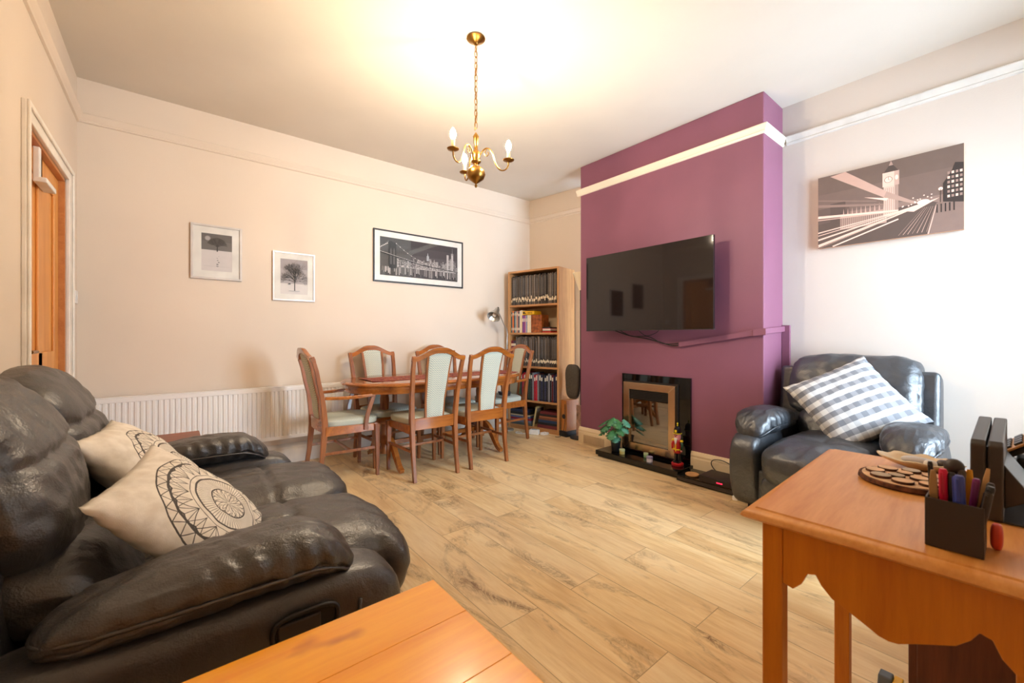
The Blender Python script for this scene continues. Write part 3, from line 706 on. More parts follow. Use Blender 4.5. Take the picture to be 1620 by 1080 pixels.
b.tube(smoothline([Vector(v) for v in ((3.255, 1.30, .03), (3.258, 1.33, .10), (3.25, 1.44, .155), (3.245, 1.52, .15), (3.24, 1.535, .11), (3.252, 1.49, .06), (3.245, 1.36, .05), (3.25, 1.24, .055))]), .0035, 6)
b.tube(smoothline([Vector(v) for v in ((3.21, 1.34, .095), (3.25, 1.30, .13), (3.255, 1.24, .15), (3.25, 1.215, .10), (3.22, 1.22, .095))]), .003, 6)
b.tube(smoothline([Vector(v) for v in ((3.20, 1.36, .094), (3.24, 1.32, .115), (3.255, 1.26, .09), (3.24, 1.22, .09))]), .003, 6)
tag(b.build('looped_cable', BLACK, smooth='all'), 'looped black cable standing up behind the set-top box', 'cable')
tag(B().box(2.93, 2.965, 1.215, 1.25, 0, .03).build('plug', WHITE, bevel=.005), 'small white plug on the floor between set-top box and armchair', 'plug')

# ------------------------------------------------------------------ bookcase and what it holds
BCW, BCD, BCH = .719, .362, 1.893
bx_ang = math.atan2(-.70, .165)
t = thing('bookcase', 'tall oak-veneer bookcase packed with binders in the corner by the chimney', 'bookcase', (3.175, 3.985, 0), bx_ang)
b = B().box(0, .022, 0, BCD, 0, BCH).build('side_panel', SHELFW, t, bevel=.001)
b = B().box(BCW-.022, BCW, 0, BCD, 0, BCH).build('side_panel', SHELFW, t, bevel=.001)
SHX = wood('shelf_oak_veneer', (200, 150, 100), (172, 120, 74), .45, 'x', 1.4)
B().box(.022, BCW-.022, 0, BCD, BCH-.022, BCH).build('top_panel', SHX, t, bevel=.001)
shelf_z = [.03, .335, .735, 1.13, 1.462]
for z in shelf_z: B().box(.022, BCW-.022, .004, BCD-.006, z, z+.022).build('shelf', SHX, t, bevel=.001)
B().box(.022, BCW-.022, .012, .03, 0, .03).build('plinth', SHX, t)
B().box(.022, BCW-.022, BCD-.006, BCD-.002, .03, BCH-.022).build('back_panel', P('cream_back_board', (226, 200, 164), .7), t)
BCM = Matrix.Translation((3.175, 3.985, 0)) @ Matrix.Rotation(bx_ang, 4, 'Z')
def inbc(x, y, z): return BCM @ Vector((x, y, z))
rb = random.Random(21)
LABELM = P('spine_label', (238, 224, 196), .7); SPINE_GLINT = P('plastic_spine_glint', (150, 150, 154), .25)
BINDC = [P('binder_charcoal', (82, 74, 68), .35, var=.12, vscale=60), P('binder_black', (52, 46, 44), .3, var=.12, vscale=60), P('binder_brown_black', (112, 100, 90), .4, var=.12, vscale=60)]
def binder(w, h, d, cm, lz, lh, glint=False, lab=LABELM):
    b = B().mat(cm).box(0, w-.0008, .0, d, 0, h)
    if lz is not None: b.mat(lab).box(.0012, w-.002, -.0006, .0, lz, lz+lh)
    if glint: b.mat(SPINE_GLINT).box(w*.55, w*.8, -.0005, 0, lz+lh+.02, h-.03)  # pale strip painted on the spine as a light reflection
    return b
def binder_row(zb, x0, x1, hmin, hmax, top_lab, name, label, group, start=None):
    protos = []
    for k in range(9):
        w = rb.uniform(.0125, .0165); h = rb.uniform(hmin, hmax)
        lz = rb.uniform(.035, .065) if not top_lab else h-.06
        o = binder(w, h, .21, BINDC[k % 3], lz, rb.uniform(.022, .045), k % 2 == 1).build(name, None); protos.append((o, w)); o.hide_render = False
    x = x0; used = set()
    while True:
        k = rb.randrange(9); o, w = protos[k]
        if x+w > x1: break
        q = o if k not in used else o.copy()
        if k in used: COL.objects.link(q)
        used.add(k)
        q.location = inbc(x, .022+rb.uniform(0, .012), zb); q.rotation_euler = (0, 0, bx_ang); tag(q, label, 'binder', group)
        x += w+.0006
    for k in range(9):
        if k not in used: bpy.data.objects.remove(protos[k][0])
    return x
binder_row(1.4845, .026, BCW-.024, .335, .358, False, 'binder', 'thin dark binder with a small cream spine label on the top bookcase shelf', 'dark binders on the top shelf')
x = .026
for cm, nm in ((P('maroon_cover', (120, 30, 52), .4), 'maroon'), (P('plum_cover', (96, 40, 62), .4), 'plum'), (P('ink_cover', (40, 36, 60), .4), 'ink blue')):
    w = .022; o = binder(w, .30, .21, cm, .235, .03, lab=LABELM).build('binder', None); o.location = inbc(x, .03, .7575); o.rotation_euler = (0, 0, bx_ang)
    tag(o, '%s binder with a pale label at the left end of the middle bookcase shelf' % nm, 'binder'); x += w+.001
x = binder_row(.7575, x, BCW-.024, .325, .352, False, 'binder', 'thin dark binder with a cream spine label on the middle bookcase shelf', 'dark binders on the middle shelf')
# coloured books, second shelf down
zb = 1.1525; x = .026
books = [('teal', (60, 110, 120), .018, .25), ('orange and white', (226, 128, 70), .022, .262), ('black slim', (36, 34, 40), .012, .255), ('blue-grey', (120, 140, 160), .018, .26), ('pale green', (170, 186, 160), .012, .255), ('pink', (206, 140, 130), .020, .262), ('grey banded', (92, 90, 96), .026, .25), ('white', (226, 220, 206), .016, .265), ('cream tall', (232, 214, 170), .026, .268)]
def book(w, h, d, m, page=True):
    b = B().mat(m).box(0, w, 0, d, 0, .002*0+h)
    if page: b.mat(P('page_edges', (226, 214, 190), .9)).box(.002, w-.002, .001, d-.004, h, h+.0006)
    return b
for nm, c, w, h in books:
    m = P('cover_'+nm.replace(' ', '_'), c, .45); b = book(w-.001, h, .19, m); b.mat(P('cover_band', (224, 216, 200), .5)).box(.003, w-.004, -.0005, 0, .03, .06); b.box(.004, w-.005, -.0005, 0, h-.05, h-.02)
    o = b.build('book', None); o.location = inbc(x, .03, zb); o.rotation_euler = (0, 0, bx_ang); tag(o, '%s book upright on the second shelf of the bookcase' % nm, 'book', 'books on the second shelf'); x += w
xs = x
for nm, c, w, h in [('purple', (112, 50, 130), .020, .208), ('violet and white', (150, 90, 160), .016, .205), ('magenta slim', (150, 40, 110), .012, .2), ('lavender', (190, 180, 206), .014, .205), ('blue and white', (90, 120, 170), .012, .2), ('ivory', (236, 226, 196), .024, .208), ('off-white thick', (226, 220, 200), .030, .206)]:
    m = P('cover_'+nm.replace(' ', '_'), c, .45); b = book(w-.001, h, .17, m); b.mat(P('cover_band2', (236, 228, 214), .5)).box(.003, w-.004, -.0005, 0, .13, .17)
    o = b.build('book', None); o.location = inbc(x, .026, zb); o.rotation_euler = (0, 0, bx_ang); tag(o, '%s book upright under the yellow annual on the second shelf' % nm, 'book', 'books on the second shelf'); x += w
xe = x
o = B().box(0, .15, 0, .15, 0, .208).build('box_file', P('brown_marbled', (158, 84, 34), .35, var=.35, vscale=30), bevel=.002)
o.location = inbc(xe+.001, .024, zb); o.rotation_euler = (0, 0, bx_ang); tag(o, 'brown marbled box file on the second shelf of the bookcase', 'box file')
# yellow annual lying on the shorter books, year on its spine
t = thing('yellow_annual', 'thick yellow book with black 2015 on its spine lying across the shorter books', 'book', inbc(xs, .03, zb+.212), bx_ang)
B().box(0, .17, 0, .15, 0, .045).build('cover', P('yellow_cover', (238, 184, 24), .4), t, bevel=.002)
fc = bpy.data.curves.new('year', 'FONT'); fc.body = '2015'; fc.size = .036; fc.extrude = .0004
fo = bpy.data.objects.new('year_lettering', fc); COL.objects.link(fo)
dg = bpy.context.evaluated_depsgraph_get(); me = bpy.data.meshes.new_from_object(fo.evaluated_get(dg)); bpy.data.objects.remove(fo)
me.materials.clear(); me.materials.append(P('ink_black', (26, 22, 20), .5)); to = bpy.data.objects.new('year_lettering', me); COL.objects.link(to); to.parent = t; to.location = (.07, -.0006, .009); to.rotation_euler = (PI/2, 0, 0)
B().box(.01, .035, -.001, 0, .01, .036).box(.04, .052, -.001, 0, .01, .022).build('spine_mark', P('ink_black', (26, 22, 20), .5), t)
xf = xe+.155
for k, (nm, c, w, d, h, dx) in enumerate([('red', (190, 30, 36), .115, .16, .012, 0), ('brown', (120, 70, 44), .11, .16, .010, .004), ('white', (232, 224, 214), .108, .15, .014, .006), ('pink', (220, 150, 150), .105, .15, .009, .004), ('black', (30, 28, 30), .10, .15, .016, .008)]):
    zz = zb+.0005+sum(v for v in (.0125, .0105, .0145, .0095, .0165)[:k])
    o = B().box(0, min(w, BCW-.024-xf-dx), 0, d, 0, h).build('book', P('flat_'+nm, c, .45), bevel=.001); o.location = inbc(xf+dx, .028, zz); o.rotation_euler = (0, 0, bx_ang)
    tag(o, '%s book lying flat at the right end of the second shelf' % nm, 'book', 'flat books on the second shelf')
# fourth row: taller coloured binders
x = .026
row4 = ['teal', 'grey', 'navy', 'red', 'navy', 'green', 'black', 'red', 'red', 'dark green', 'black', 'dark green', 'black', 'grey', 'red', 'crimson', 'grey', 'black', 'navy', 'black', 'navy', 'black', 'grey', 'black', 'maroon', 'navy', 'navy']
C4 = {'teal': (60, 110, 110), 'grey': (128, 128, 134), 'navy': (34, 38, 70), 'red': (180, 22, 40), 'green': (46, 96, 60), 'black': (28, 28, 32), 'dark green': (24, 56, 42), 'crimson': (196, 30, 50), 'maroon': (92, 30, 38)}
for k, nm in enumerate(row4):
    w = .0245
    if x+w > BCW-.024: break
    hh = rb.uniform(.30, .325)
    b = B().mat(P('file_'+nm.replace(' ', '_'), C4[nm], .3)).box(0, w-.001, 0, .22, 0, hh)
    if k % 3 != 1: b.mat(P('file_label', (226, 218, 200), .6)).box(.004, w-.006, -.0005, 0, hh-.07, hh-.03+.02*(k % 2))
    b.mat(P('file_glint', (170, 172, 180), .3)).box(w-.0045, w-.003, -.0004, 0, .02, hh-.02)
    o = b.build('lever_file', None); o.location = inbc(x, .022, .3575); o.rotation_euler = (0, 0, bx_ang)
    tag(o, '%s file, %s from the left on the fourth shelf of the bookcase' % (nm, ['first', 'second', 'third', 'fourth', 'fifth', 'sixth', 'seventh', 'eighth', 'ninth', 'tenth', 'eleventh', 'twelfth', 'thirteenth', 'fourteenth', 'fifteenth', 'sixteenth', 'seventeenth', 'eighteenth', 'nineteenth', 'twentieth', 'twenty-first', 'twenty-second', 'twenty-third', 'twenty-fourth', 'twenty-fifth', 'twenty-sixth', 'twenty-seventh'][k]), 'file', 'coloured files on the fourth shelf'); x += w
# bottom row: flat stacks and a leaning frame
zz = .0525
ordn = ['lowest', 'second lowest', 'third lowest', 'fourth lowest', 'fifth lowest', 'sixth lowest', 'topmost']
for k, (nm, c, h) in enumerate([('maroon', (110, 44, 48), .040), ('black', (34, 34, 38), .026), ('dark blue', (40, 62, 92), .030), ('brown', (120, 72, 50), .022), ('tan-edged', (166, 104, 70), .020), ('black', (38, 34, 34), .024), ('dark red', (104, 40, 44), .028)]):
    o = B().box(0, .27-.006*k, 0, .215, 0, h-.001).build('album', P('album_%d' % k, c, .5), bevel=.002); o.location = inbc(.42+.006*k, .012+rb.uniform(0, .008), zz); o.rotation_euler = (0, 0, bx_ang-.0); zz += h
    tag(o, '%s album, %s of the stack on the right of the bottom shelf' % (nm, ordn[k]), 'book', 'flat albums on the bottom shelf')
zz = .0525
for k, (nm, c, h) in enumerate([('grey-green', (84, 96, 96), .030), ('blue-grey', (110, 116, 136), .026), ('crimson', (150, 36, 62), .026), ('blue', (92, 104, 140), .022), ('cream', (214, 196, 160), .016), ('black', (36, 36, 40), .030), ('navy', (40, 50, 78), .028)]):
    o = B().box(0, .31-.01*k, 0, .215, 0, h-.001).build('album', P('magazine_%d' % k, c, .5), bevel=.002); o.location = inbc(.026, .014+rb.uniform(0, .008), zz); o.rotation_euler = (0, 0, bx_ang); zz += h
    tag(o, '%s album, %s of the stack on the left of the bottom shelf' % (nm, ordn[k]), 'book', 'flat albums on the bottom shelf')
t = thing('photo_frame', 'pale gold photo frame leaning between the two stacks on the bottom shelf', 'photo frame', inbc(.345, .02, .0525), bx_ang); t.rotation_euler = (0, math.radians(12), bx_ang)
b = B(); b.box(0, .016, 0, .02, 0, .24).box(0, .016, .17, .19, 0, .24).box(0, .016, .02, .17, 0, .02).box(0, .016, .02, .17, .22, .24); b.build('frame', P('pale_gold', (206, 184, 130), .4, .2), t, bevel=.002)
B().box(.004, .009, .02, .17, .02, .22).build('photo', P('photo_backing', (120, 100, 84), .7), t)

# beside the bookcase: floor lamp, wooden speaker, padded bag
t = thing('floor_lamp', 'tall uplighter floor lamp with a white cone shade half hidden behind the chimney', 'lamp', (3.45, 3.04, 0), world=True)
B().lathe([(0, 0), (.12, 0), (.12, .015), (.02, .03), (0, .03)], (3.45, 3.055, 0), 28).build('base', BLACK, t, smooth=True)
B().cyl((3.45, 3.055, .03), (3.45, 3.055, 1.63), .011).build('pole', BLACK, t, smooth=True)
B().lathe([(0, 1.61), (.02, 1.61), (.09, 1.80), (.086, 1.80), (.016, 1.62), (0, 1.62)], (3.45, 3.055, 0), 28).build('lamp_shade', P('cream_shade', (240, 226, 196), .6), t, smooth=True)
t = thing('speaker', 'honey wood speaker with a round black port beside the bookcase', 'speaker', (3.40, 3.2, 0), world=True)
B().box(3.36, 3.56, 3.185, 3.265, .06, .40).build('cabinet', wood('speaker_wood', (196, 130, 66), (168, 104, 46), .4, 'z', 1.0), t, bevel=.004)
B().box(3.34, 3.57, 3.17, 3.28, 0, .06).build('foot', BLACK, t, bevel=.006)
B().cyl((3.357, 3.225, .22), (3.362, 3.225, .22), .026).build('port', BLACK, t)
tag(B().tube(smoothline([Vector(v) for v in ((3.352, 3.20, .36), (3.34, 3.19, .2), (3.33, 3.2, .08), (3.30, 3.22, .01), (3.25, 3.25, .006))]), .003, 6).build('speaker_cable', BLACK, smooth='all'), 'thin black cable running down the wooden speaker to the floor', 'cable')
t = thing('padded_bag', 'dark grey padded bag resting on the wooden speaker', 'bag', (3.43, 3.18, .41), world=True)
B().puff((3.44, 3.165, .605), (.035, .095, .185), 4, 12, lambda p, c: Vector((c.x, c.y*(1+.10*p.z), c.z)), wr=.002).build('body', P('grey_nylon', (84, 78, 72), .7, var=.1, vscale=60), t, smooth='all')
b = B(); N = 40; pts = []
for k in range(N):
    a = 2*PI*k/N; c, s_ = math.cos(a), math.sin(a); L = (abs(c)**4+abs(s_)**4)**-.25; pts.append((3.44, 3.165+.0955*c*L*(1+.1*s_*L), .605+.186*s_*L))
b.tube(pts, .006, 6, close=True); b.build('piping', BLACK, t, smooth='all')
o = B().box(3.415, 3.425, 3.02, 3.09, .0, .36).build('leaning_card', P('card_print', (196, 160, 140), .6, var=.35, vscale=16)); tag(o, 'narrow coloured card standing on edge between speaker and chimney', 'card')
# reading lamp behind the table
t = thing('reading_lamp', 'silver floor-standing reading lamp with a domed head left of the bookcase', 'lamp', (3.06, 3.84, 0), world=True)
STEEL = P('satin_silver', (200, 200, 196), .3, .9)
lx, ly = 3.055, 3.86
B().lathe([(0, 0), (.078, 0), (.08, .006), (.074, .016), (.02, .022), (0, .022)], (3.07, 3.87, 0), 28).build('base', STEEL, t, smooth=True)
B().tube(smoothline([Vector(v) for v in ((3.07, 3.87, .02), (3.07, 3.87, .5), (3.07, 3.875, 1.0), (3.07, 3.87, 1.16), (3.01, 3.865, 1.26), (2.93, 3.84, 1.37), (2.90, 3.85, 1.41))]), .006, 8).build('stem', STEEL, t, smooth='all')
ax = Vector((-.55, -.25, -.62)).normalized()
hp = Vector((2.915, 3.855, 1.425))
B().lathe([(0, 0), (.022, 0), (.03, .01), (.034, .05), (.045, .075), (.072, .115), (.078, .135), (.075, .135), (.068, .115), (.04, .078), (.03, .06), (0, .06)], hp, 28, ax).build('lamp_head', STEEL, t, smooth=True)
B().ball(hp+ax*.095, .026, 14).build('bulb', P('unlit_bulb', (236, 232, 224), .2), t, smooth='all')
B().cyl(hp-ax*.0, hp-ax*.022, .012).build('switch', BLACK, t, smooth=True)

# ------------------------------------------------------------------ dining table
TX0, TX1, TY0, TY1, TZ = 1.06, 2.82, 3.055, 3.90, .738
tcx, tcy = (TX0+TX1)/2, (TY0+TY1)/2
def oval(ax_, ay_, n=72, st=.38):
    # flat-sided oval: straight middle with elliptical ends
    out = []
    for k in range(n):
        a = 2*PI*k/n; c, s_ = math.cos(a), math.sin(a)
        out.append((tcx+math.copysign(st, c)*min(1, abs(c)*12)+(ax_-st)*c, tcy+ay_*s_))
    return out
t = thing('dining_table', 'oval yew dining table on two pedestals set along the back wall', 'table', (tcx, tcy, 0), world=True)
hx, hy = (TX1-TX0)/2, (TY1-TY0)/2
b = B(); rings = []
for d, z in ((.012, TZ-.030), (.004, TZ-.027), (0, TZ-.018), (.003, TZ-.010), (.012, TZ-.006), (.016, TZ-.001), (.022, TZ)):
    rings.append([b.bm.verts.new((x, y, z)) for x, y in oval(hx-d, hy-d)])
for A, C in zip(rings, rings[1:]):
    for k in range(72): b._f([A[k], A[(k+1) % 72], C[(k+1) % 72], C[k]])
b._f(rings[0][::-1]); b._f(rings[-1]); b.build('tabletop', YEW, t, smooth=True)
b = B(); rings = []
for d, z in ((.030, TZ-.03), (.026, TZ-.04), (.026, TZ-.082), (.030, TZ-.088), (.05, TZ-.088), (.05, TZ-.03)):
    rings.append([b.bm.verts.new((x, y, z)) for x, y in oval(hx-d, hy-d)])
for A, C in zip(rings, rings[1:]):
    for k in range(72): b._f([A[k], A[(k+1) % 72], C[(k+1) % 72], C[k]])
b.build('apron', YEW, t, smooth=True)
for pxx in (1.42, 2.42):
    py0 = 3.50
    B().lathe([(0, .10), (.045, .10), (.05, .13), (.036, .15), (.034, .18), (.046, .21), (.048, .24), (.034, .27), (.030, .30), (.034, .45), (.040, .56), (.034, .60), (.05, .62), (.05, .65), (0, .65)], (pxx, py0, 0), 28).build('pedestal', YEWZ, t, smooth=True, angle=50)
    B().box(pxx-.06, pxx+.06, tcy-.30, tcy+.30, .65, .652+.0).box(pxx-.03, pxx+.03, tcy-.33, tcy+.33, .651, .705).build('bearer', YEW, t)
    for sy in (-1, 1):
        fy = 3.125 if sy < 0 else 3.875
        pts = [(pxx, py0+sy*.02, .20), (pxx, py0+sy*.09, .235), (pxx, py0+sy*.17, .20), (pxx, py0+sy*.25, .11), (pxx, py0+sy*.31, .045), (pxx, fy+sy*(-.015), .024)]
        b = B().bar(smoothline([Vector(p) for p in pts], 4), .036, [.075-.045*min(1, k/20) for k in range(21)]); b.build('foot', YEW, t, smooth=True)
    B().box(1.42, 2.42, py0-.018, py0+.018, .16, .20).build('stretcher', YEW, t, bevel=.004) if pxx < 2 else None
# runner
RUN = None
def runner_mat():
    t = NT('patterned_red_cloth'); v = t.coord(); sp = t.n('SeparateXYZ'); t.l(v, sp.inputs[0])
    vo = t.n('TexVoronoi', Scale=34.0); t.l(v, vo.inputs['Vector'])
    n = t.n('TexNoise', Scale=24.0, Detail=3.0, Distortion=2.0); t.l(v, n.inputs['Vector'])
    c = t.ramp(n.outputs[0], [(.36, lin((96, 24, 34))), (.48, lin((138, 40, 44))), (.56, lin((176, 110, 70))), (.64, lin((84, 34, 52)))])
    d = t.math('ABSOLUTE', t.math('SUBTRACT', sp.outputs[1], 0.0))
    c = t.mix(t.math('GREATER_THAN', d, .15), c, lin((120, 26, 38)))
    c = t.mix(t.math('MULTIPLY', t.math('GREATER_THAN', d, .135), t.math('LESS_THAN', d, .15)), c, lin((190, 140, 96)))
    t.l(c, t.b.inputs['Base Color']); t.b.inputs['Roughness'].default_value = .85; return t.m
b = B(); nx_, ny_ = 60, 12; L, Wd = 1.50, .36
grid = [[b.bm.verts.new((-L/2+L*i/nx_, -Wd/2+Wd*j/ny_, .002+.0035*abs(noise.noise(Vector((i*.22, j*.3, 0))))+(.004*(1-min(i, nx_-i)/3) if min(i, nx_-i) < 3 else 0))) for j in range(ny_+1)] for i in range(nx_+1)]
for i in range(nx_):
    for j in range(ny_): b._f([grid[i][j], grid[i+1][j], grid[i+1][j+1], grid[i][j+1]])
o = b.build('table_runner', runner_mat(), smooth='all'); o.location = (1.99, 3.455, TZ+.0005); o.rotation_euler = (0, 0, math.radians(-1))
md = o.modifiers.new('thick', 'SOLIDIFY'); md.thickness = .0018; md.offset = 1
tag(o, 'dark red patterned cloth runner lying along the dining table', 'runner')

# ------------------------------------------------------------------ dining chairs
def backy(z):
    P0 = [(0, -.235), (.2, -.205), (.42, -.185), (.6, -.20), (.8, -.24), (1.02, -.295)]
    for (a, ya), (c, yc) in zip(P0, P0[1:]):
        if z <= c: 
            k = (z-a)/(c-a); k = k*k*(3-2*k)*.4+k*.6; return ya+(yc-ya)*k
    return P0[-1][1]
def backx(z): return .188 if z < .42 else .188+(z-.42)/.52*.026
def make_chair(arms, label):
    t = thing('dining_chair' if not arms else 'carver_chair', label, 'chair')
    for s_ in (-1, 1):
        zs = [0, .1, .2, .3, .4, .47, .55, .65, .75, .85, .93, .955]
        b = B().bar([(s_*backx(z), backy(z), z) for z in zs], [.026, .028, .030, .034, .036, .036, .034, .032, .031, .030, .030, .030], [.028, .03, .033, .038, .042, .04, .036, .032, .03, .028, .026, .025])
        b.build('rear_leg', YEWZ, t, smooth=True, bevel=.003)
        b = B().bar([(s_*.212, .205, 0), (s_*.212, .203, .2), (s_*.210, .20, .41)], [.024, .032, .040], [.024, .032, .040]); b.build('front_leg', YEWZ, t, smooth=True, bevel=.003)
        B().prism([(-.185, .36), (.20, .36), (.20, .415), (-.185, .43)], s_*.200-.011, s_*.200+.011, plane='yz').build('side_rail', YEW, t, bevel=.002)
        B().bar([(s_*.19, -.2, .225), (s_*.208, .2, .225)], .016, .022, side=(1, 0, 0)).build('stretcher', YEWZ, t, bevel=.003)
        # splat side bars
        zs = [.475, .6, .75, .88, .955]
        B().bar([(s_*(.072+(z-.475)*.055), backy(z), z) for z in zs], .021, .018).build('splat_bar', YEWZ, t, smooth=True, bevel=.002)
    B().bar([(-.2, .0, .225), (.2, .0, .225)], .018, .02, side=(0, 1, 0)).build('stretcher', YEWZ, t, bevel=.003)
    B().prism([(-.205, .36), (.205, .36), (.205, .415), (-.205, .415)], .19, .212, plane='xz').build('front_rail', YEW, t, bevel=.002)
    b = B(); N = 16; rings = []
    for k in range(N+1):
        x = -.187+.374*k/N; bow = -.012*(1-(x/.187)**2)
        rings.append([b.bm.verts.new((x, backy(z)+bow+dy, z)) for z, dy in ((.385, -.011), (.475, -.011), (.475, .011), (.385, .011))])
    for A, C in zip(rings, rings[1:]):
        for k in range(4): b._f([A[k], A[(k+1) % 4], C[(k+1) % 4], C[k]])
    b._f(rings[0]); b._f(rings[-1][::-1]); b.build('lower_back_rail', YEW, t, smooth=True, bevel=.002)
    # arched crown rail
    b = B(); N = 32; rings = []
    for k in range(N+1):
        x = -.228+.456*k/N; u = abs(x)/.228; ar = math.cos(PI*min(1, max(0, u-.10)/.86))*.5+.5; top = .950+.068*ar-.010*(u > .96)
        bot = .916+.060*ar
        bow = -.012*(1-u*u)
        rings.append([b.bm.verts.new((x, backy(z)+bow+dy, z)) for z, dy in ((bot, -.013), (top, -.015), (top+.003, 0), (top, .015), (bot, .013))])
    for A, C in zip(rings, rings[1:]):
        for k in range(5): b._f([A[k], A[(k+1) % 5], C[(k+1) % 5], C[k]])
    b._f(rings[0]); b._f(rings[-1][::-1]); b.build('crown_rail', YEW, t, smooth=True)
    # upholstered splat, front and back faces slightly domed
    b = B(); NX, NZ = 8, 20; 
    def gp(i, j, sgn):
        v = j/NZ; z = .468+v*(.975-.468); u = -1+2*i/NX; hw = (.070+(z-.475)*.055)*.97
        zz = z-(.012*u*u*v)
        e_ = min(1, (1-abs(u))*5)*min(1, v*12)*min(1, (1-v)*12)
        return (u*hw, backy(z)-.004+sgn*(.006+.008*max(0, e_)**.5), zz)
    F_ = [[b.bm.verts.new(gp(i, j, 1)) for j in range(NZ+1)] for i in range(NX+1)]; K_ = [[b.bm.verts.new(gp(i, j, -1)) for j in range(NZ+1)] for i in range(NX+1)]
    for i in range(NX):
        for j in range(NZ): b._f([F_[i][j], F_[i+1][j], F_[i+1][j+1], F_[i][j+1]]); b._f([K_[i][j+1], K_[i+1][j+1], K_[i+1][j], K_[i][j]])
    for j in range(NZ): b._f([F_[0][j], F_[0][j+1], K_[0][j+1], K_[0][j]]); b._f([F_[NX][j+1], F_[NX][j], K_[NX][j], K_[NX][j+1]])
    for i in range(NX): b._f([F_[i][NZ], F_[i+1][NZ], K_[i+1][NZ], K_[i][NZ]]); b._f([F_[i+1][0], F_[i][0], K_[i][0], K_[i+1][0]])
    b.build('back_upholstery', FABRIC, t, smooth=True, angle=60)
    def seatfn(p, c):
        w = 1+.07*p.y; z = c.z*(1-.25*p.x*p.x*0)+(.012*(1-p.x*p.x)*(1-p.y*p.y) if p.z > 0 else 0)
        return Vector((c.x*w, c.y, z))
    B().puff((0, .022, .442), (.205, .205, .034), 5, 16, seatfn).build('seat', FABRIC, t, smooth='all')
    if arms:
        for s_ in (-1, 1):
            pts = [(s_*.208, -.19, .645), (s_*.222, -.10, .640), (s_*.236, 0, .640), (s_*.242, .10, .645), (s_*.240, .175, .650)]
            B().bar(smoothline([Vector(p) for p in pts], 4), [.026+.016*k/16 for k in range(17)], .024).build('armrest', YEW, t, smooth=True, bevel=.004)
            B().bar(smoothline([Vector(p) for p in ((s_*.238, .165, .645), (s_*.232, .135, .55), (s_*.222, .115, .46), (s_*.218, .11, .375))], 3), .020, .032).build('arm_post', YEWZ, t, smooth=True, bevel=.003)
    return t
GRP = 'dining chairs round the oval table'
side = make_chair(False, 'yew side chair, back to the camera, left of the near pair')
side.location = (1.600, 3.135, 0); side['group'] = GRP
dup(side, (2.107, 3.135, 0), 0, 'yew side chair, back to the camera, right of the near pair')
dup(side, (1.502, 3.662, 0), PI+.10, 'yew side chair on the wall side of the table, nearest the radiator')
dup(side, (2.150, 3.655, 0), PI-.02, 'yew side chair on the wall side of the table, half hidden behind the near pair')
carv = make_chair(True, 'yew carver chair with arms at the left end of the table, nearest the sofa')
carv.location = (1.062, 3.478, 0); carv.rotation_euler = (0, 0, -PI/2); carv['group'] = GRP
dup(carv, (2.745, 3.585, 0), PI/2, 'yew carver chair with arms at the right end of the table by the bookcase')
b = B()
for k in range(4): b.tube([(2.74+.05*math.cos(a)*(1+.1*k), 3.50+.07*math.sin(a), .482+.011*k+.003*math.sin(3*a)) for a in [2*PI*j/20 for j in range(20)]], .005, 6, close=True)
tag(b.build('coiled_cable', P('black_white_cable', (70, 70, 74), .4, var=.6, vscale=30), smooth='all'), 'coiled black and white cable on the seat of the right-hand carver chair', 'cable')
# adapter and bits on the floor
t = thing('power_adapter', 'white power adapter block on the floor in front of the bookcase', 'adapter', (3.16, 3.50, 0), world=True)
M_ = Matrix.Translation((3.17, 3.50, 0)) @ Matrix.Rotation(.5, 4, 'Z')
B().box(-.03, .03, -.055, .055, .001, .055, M_).build('block', WHITE, t, bevel=.006)
B().box(-.025, .025, -.03, .03, .0555, .056, M_).build('rating_label', P('label_blue_grey', (170, 190, 204), .6), t)
tag(B().tube([(3.25+.05*math.cos(a), 3.42+.04*math.sin(a), .006+.002*(k % 3)+.009*(k//20)) for k, a in enumerate([2*PI*j/20 for j in range(40)])], .004, 6).build('coiled_cable', WHITE, smooth='all'), 'white coiled cable on the floor beside the power adapter', 'cable')
tag(B().tube(smoothline([Vector(v) for v in ((3.11, 3.52, .02), (3.06, 3.60, .006), (3.04, 3.68, .006), (3.09, 3.70, .006), (3.1, 3.64, .006))]), .004, 6).build('adapter_lead', WHITE, smooth='all'), 'short white lead curling left from the power adapter', 'cable')
for (x, y, r, lab) in ((2.80, 3.93, .07, 'crumpled white carrier bag on the floor under the right end of the table'), (2.50, 3.95, .06, 'crumpled white carrier bag on the floor by the wall behind the near chairs')):
    tag(B().puff((x, y, .035), (r, r*.6, .034), 2.4, 14, wr=.02, wf=(30, 30, 30), seed=x).build('carrier_bag', P('white_bag', (232, 232, 234), .5), smooth='all'), lab, 'bag', 'white bags under the table')

# ------------------------------------------------------------------ radiator
t = thing('radiator', 'long white ribbed panel radiator under the silver framed prints', 'radiator', (.2, YB-.08, .23), world=True)
rx0, rx1, rz0, rz1, ry = -.44, 1.22, .232, .672, YB-.10
prof = []; n = 50
for k in range(n):
    xa_ = rx0+.02+(rx1-rx0-.04)*k/n; w = (rx1-rx0-.04)/n
    prof += [(xa_, ry+.008), (xa_+w*.30, ry+.008), (xa_+w*.42, ry), (xa_+w*.88, ry), (xa_+w, ry+.008)]
prof = [(rx0, ry+.012)]+prof+[(rx1, ry+.012), (rx1, ry+.03), (rx0, ry+.03)]
RADW = P('radiator_white', (240, 238, 236), .35, var=.01)
B().prism(prof, rz0+.03, rz1-.03, plane='xy').build('front_panel', RADW, t)
b = B().box(rx0, rx1, ry, ry+.03, rz0, rz0+.031).box(rx0, rx1, ry, ry+.03, rz1-.031, rz1); b.build('panel_border', RADW, t, bevel=.005)
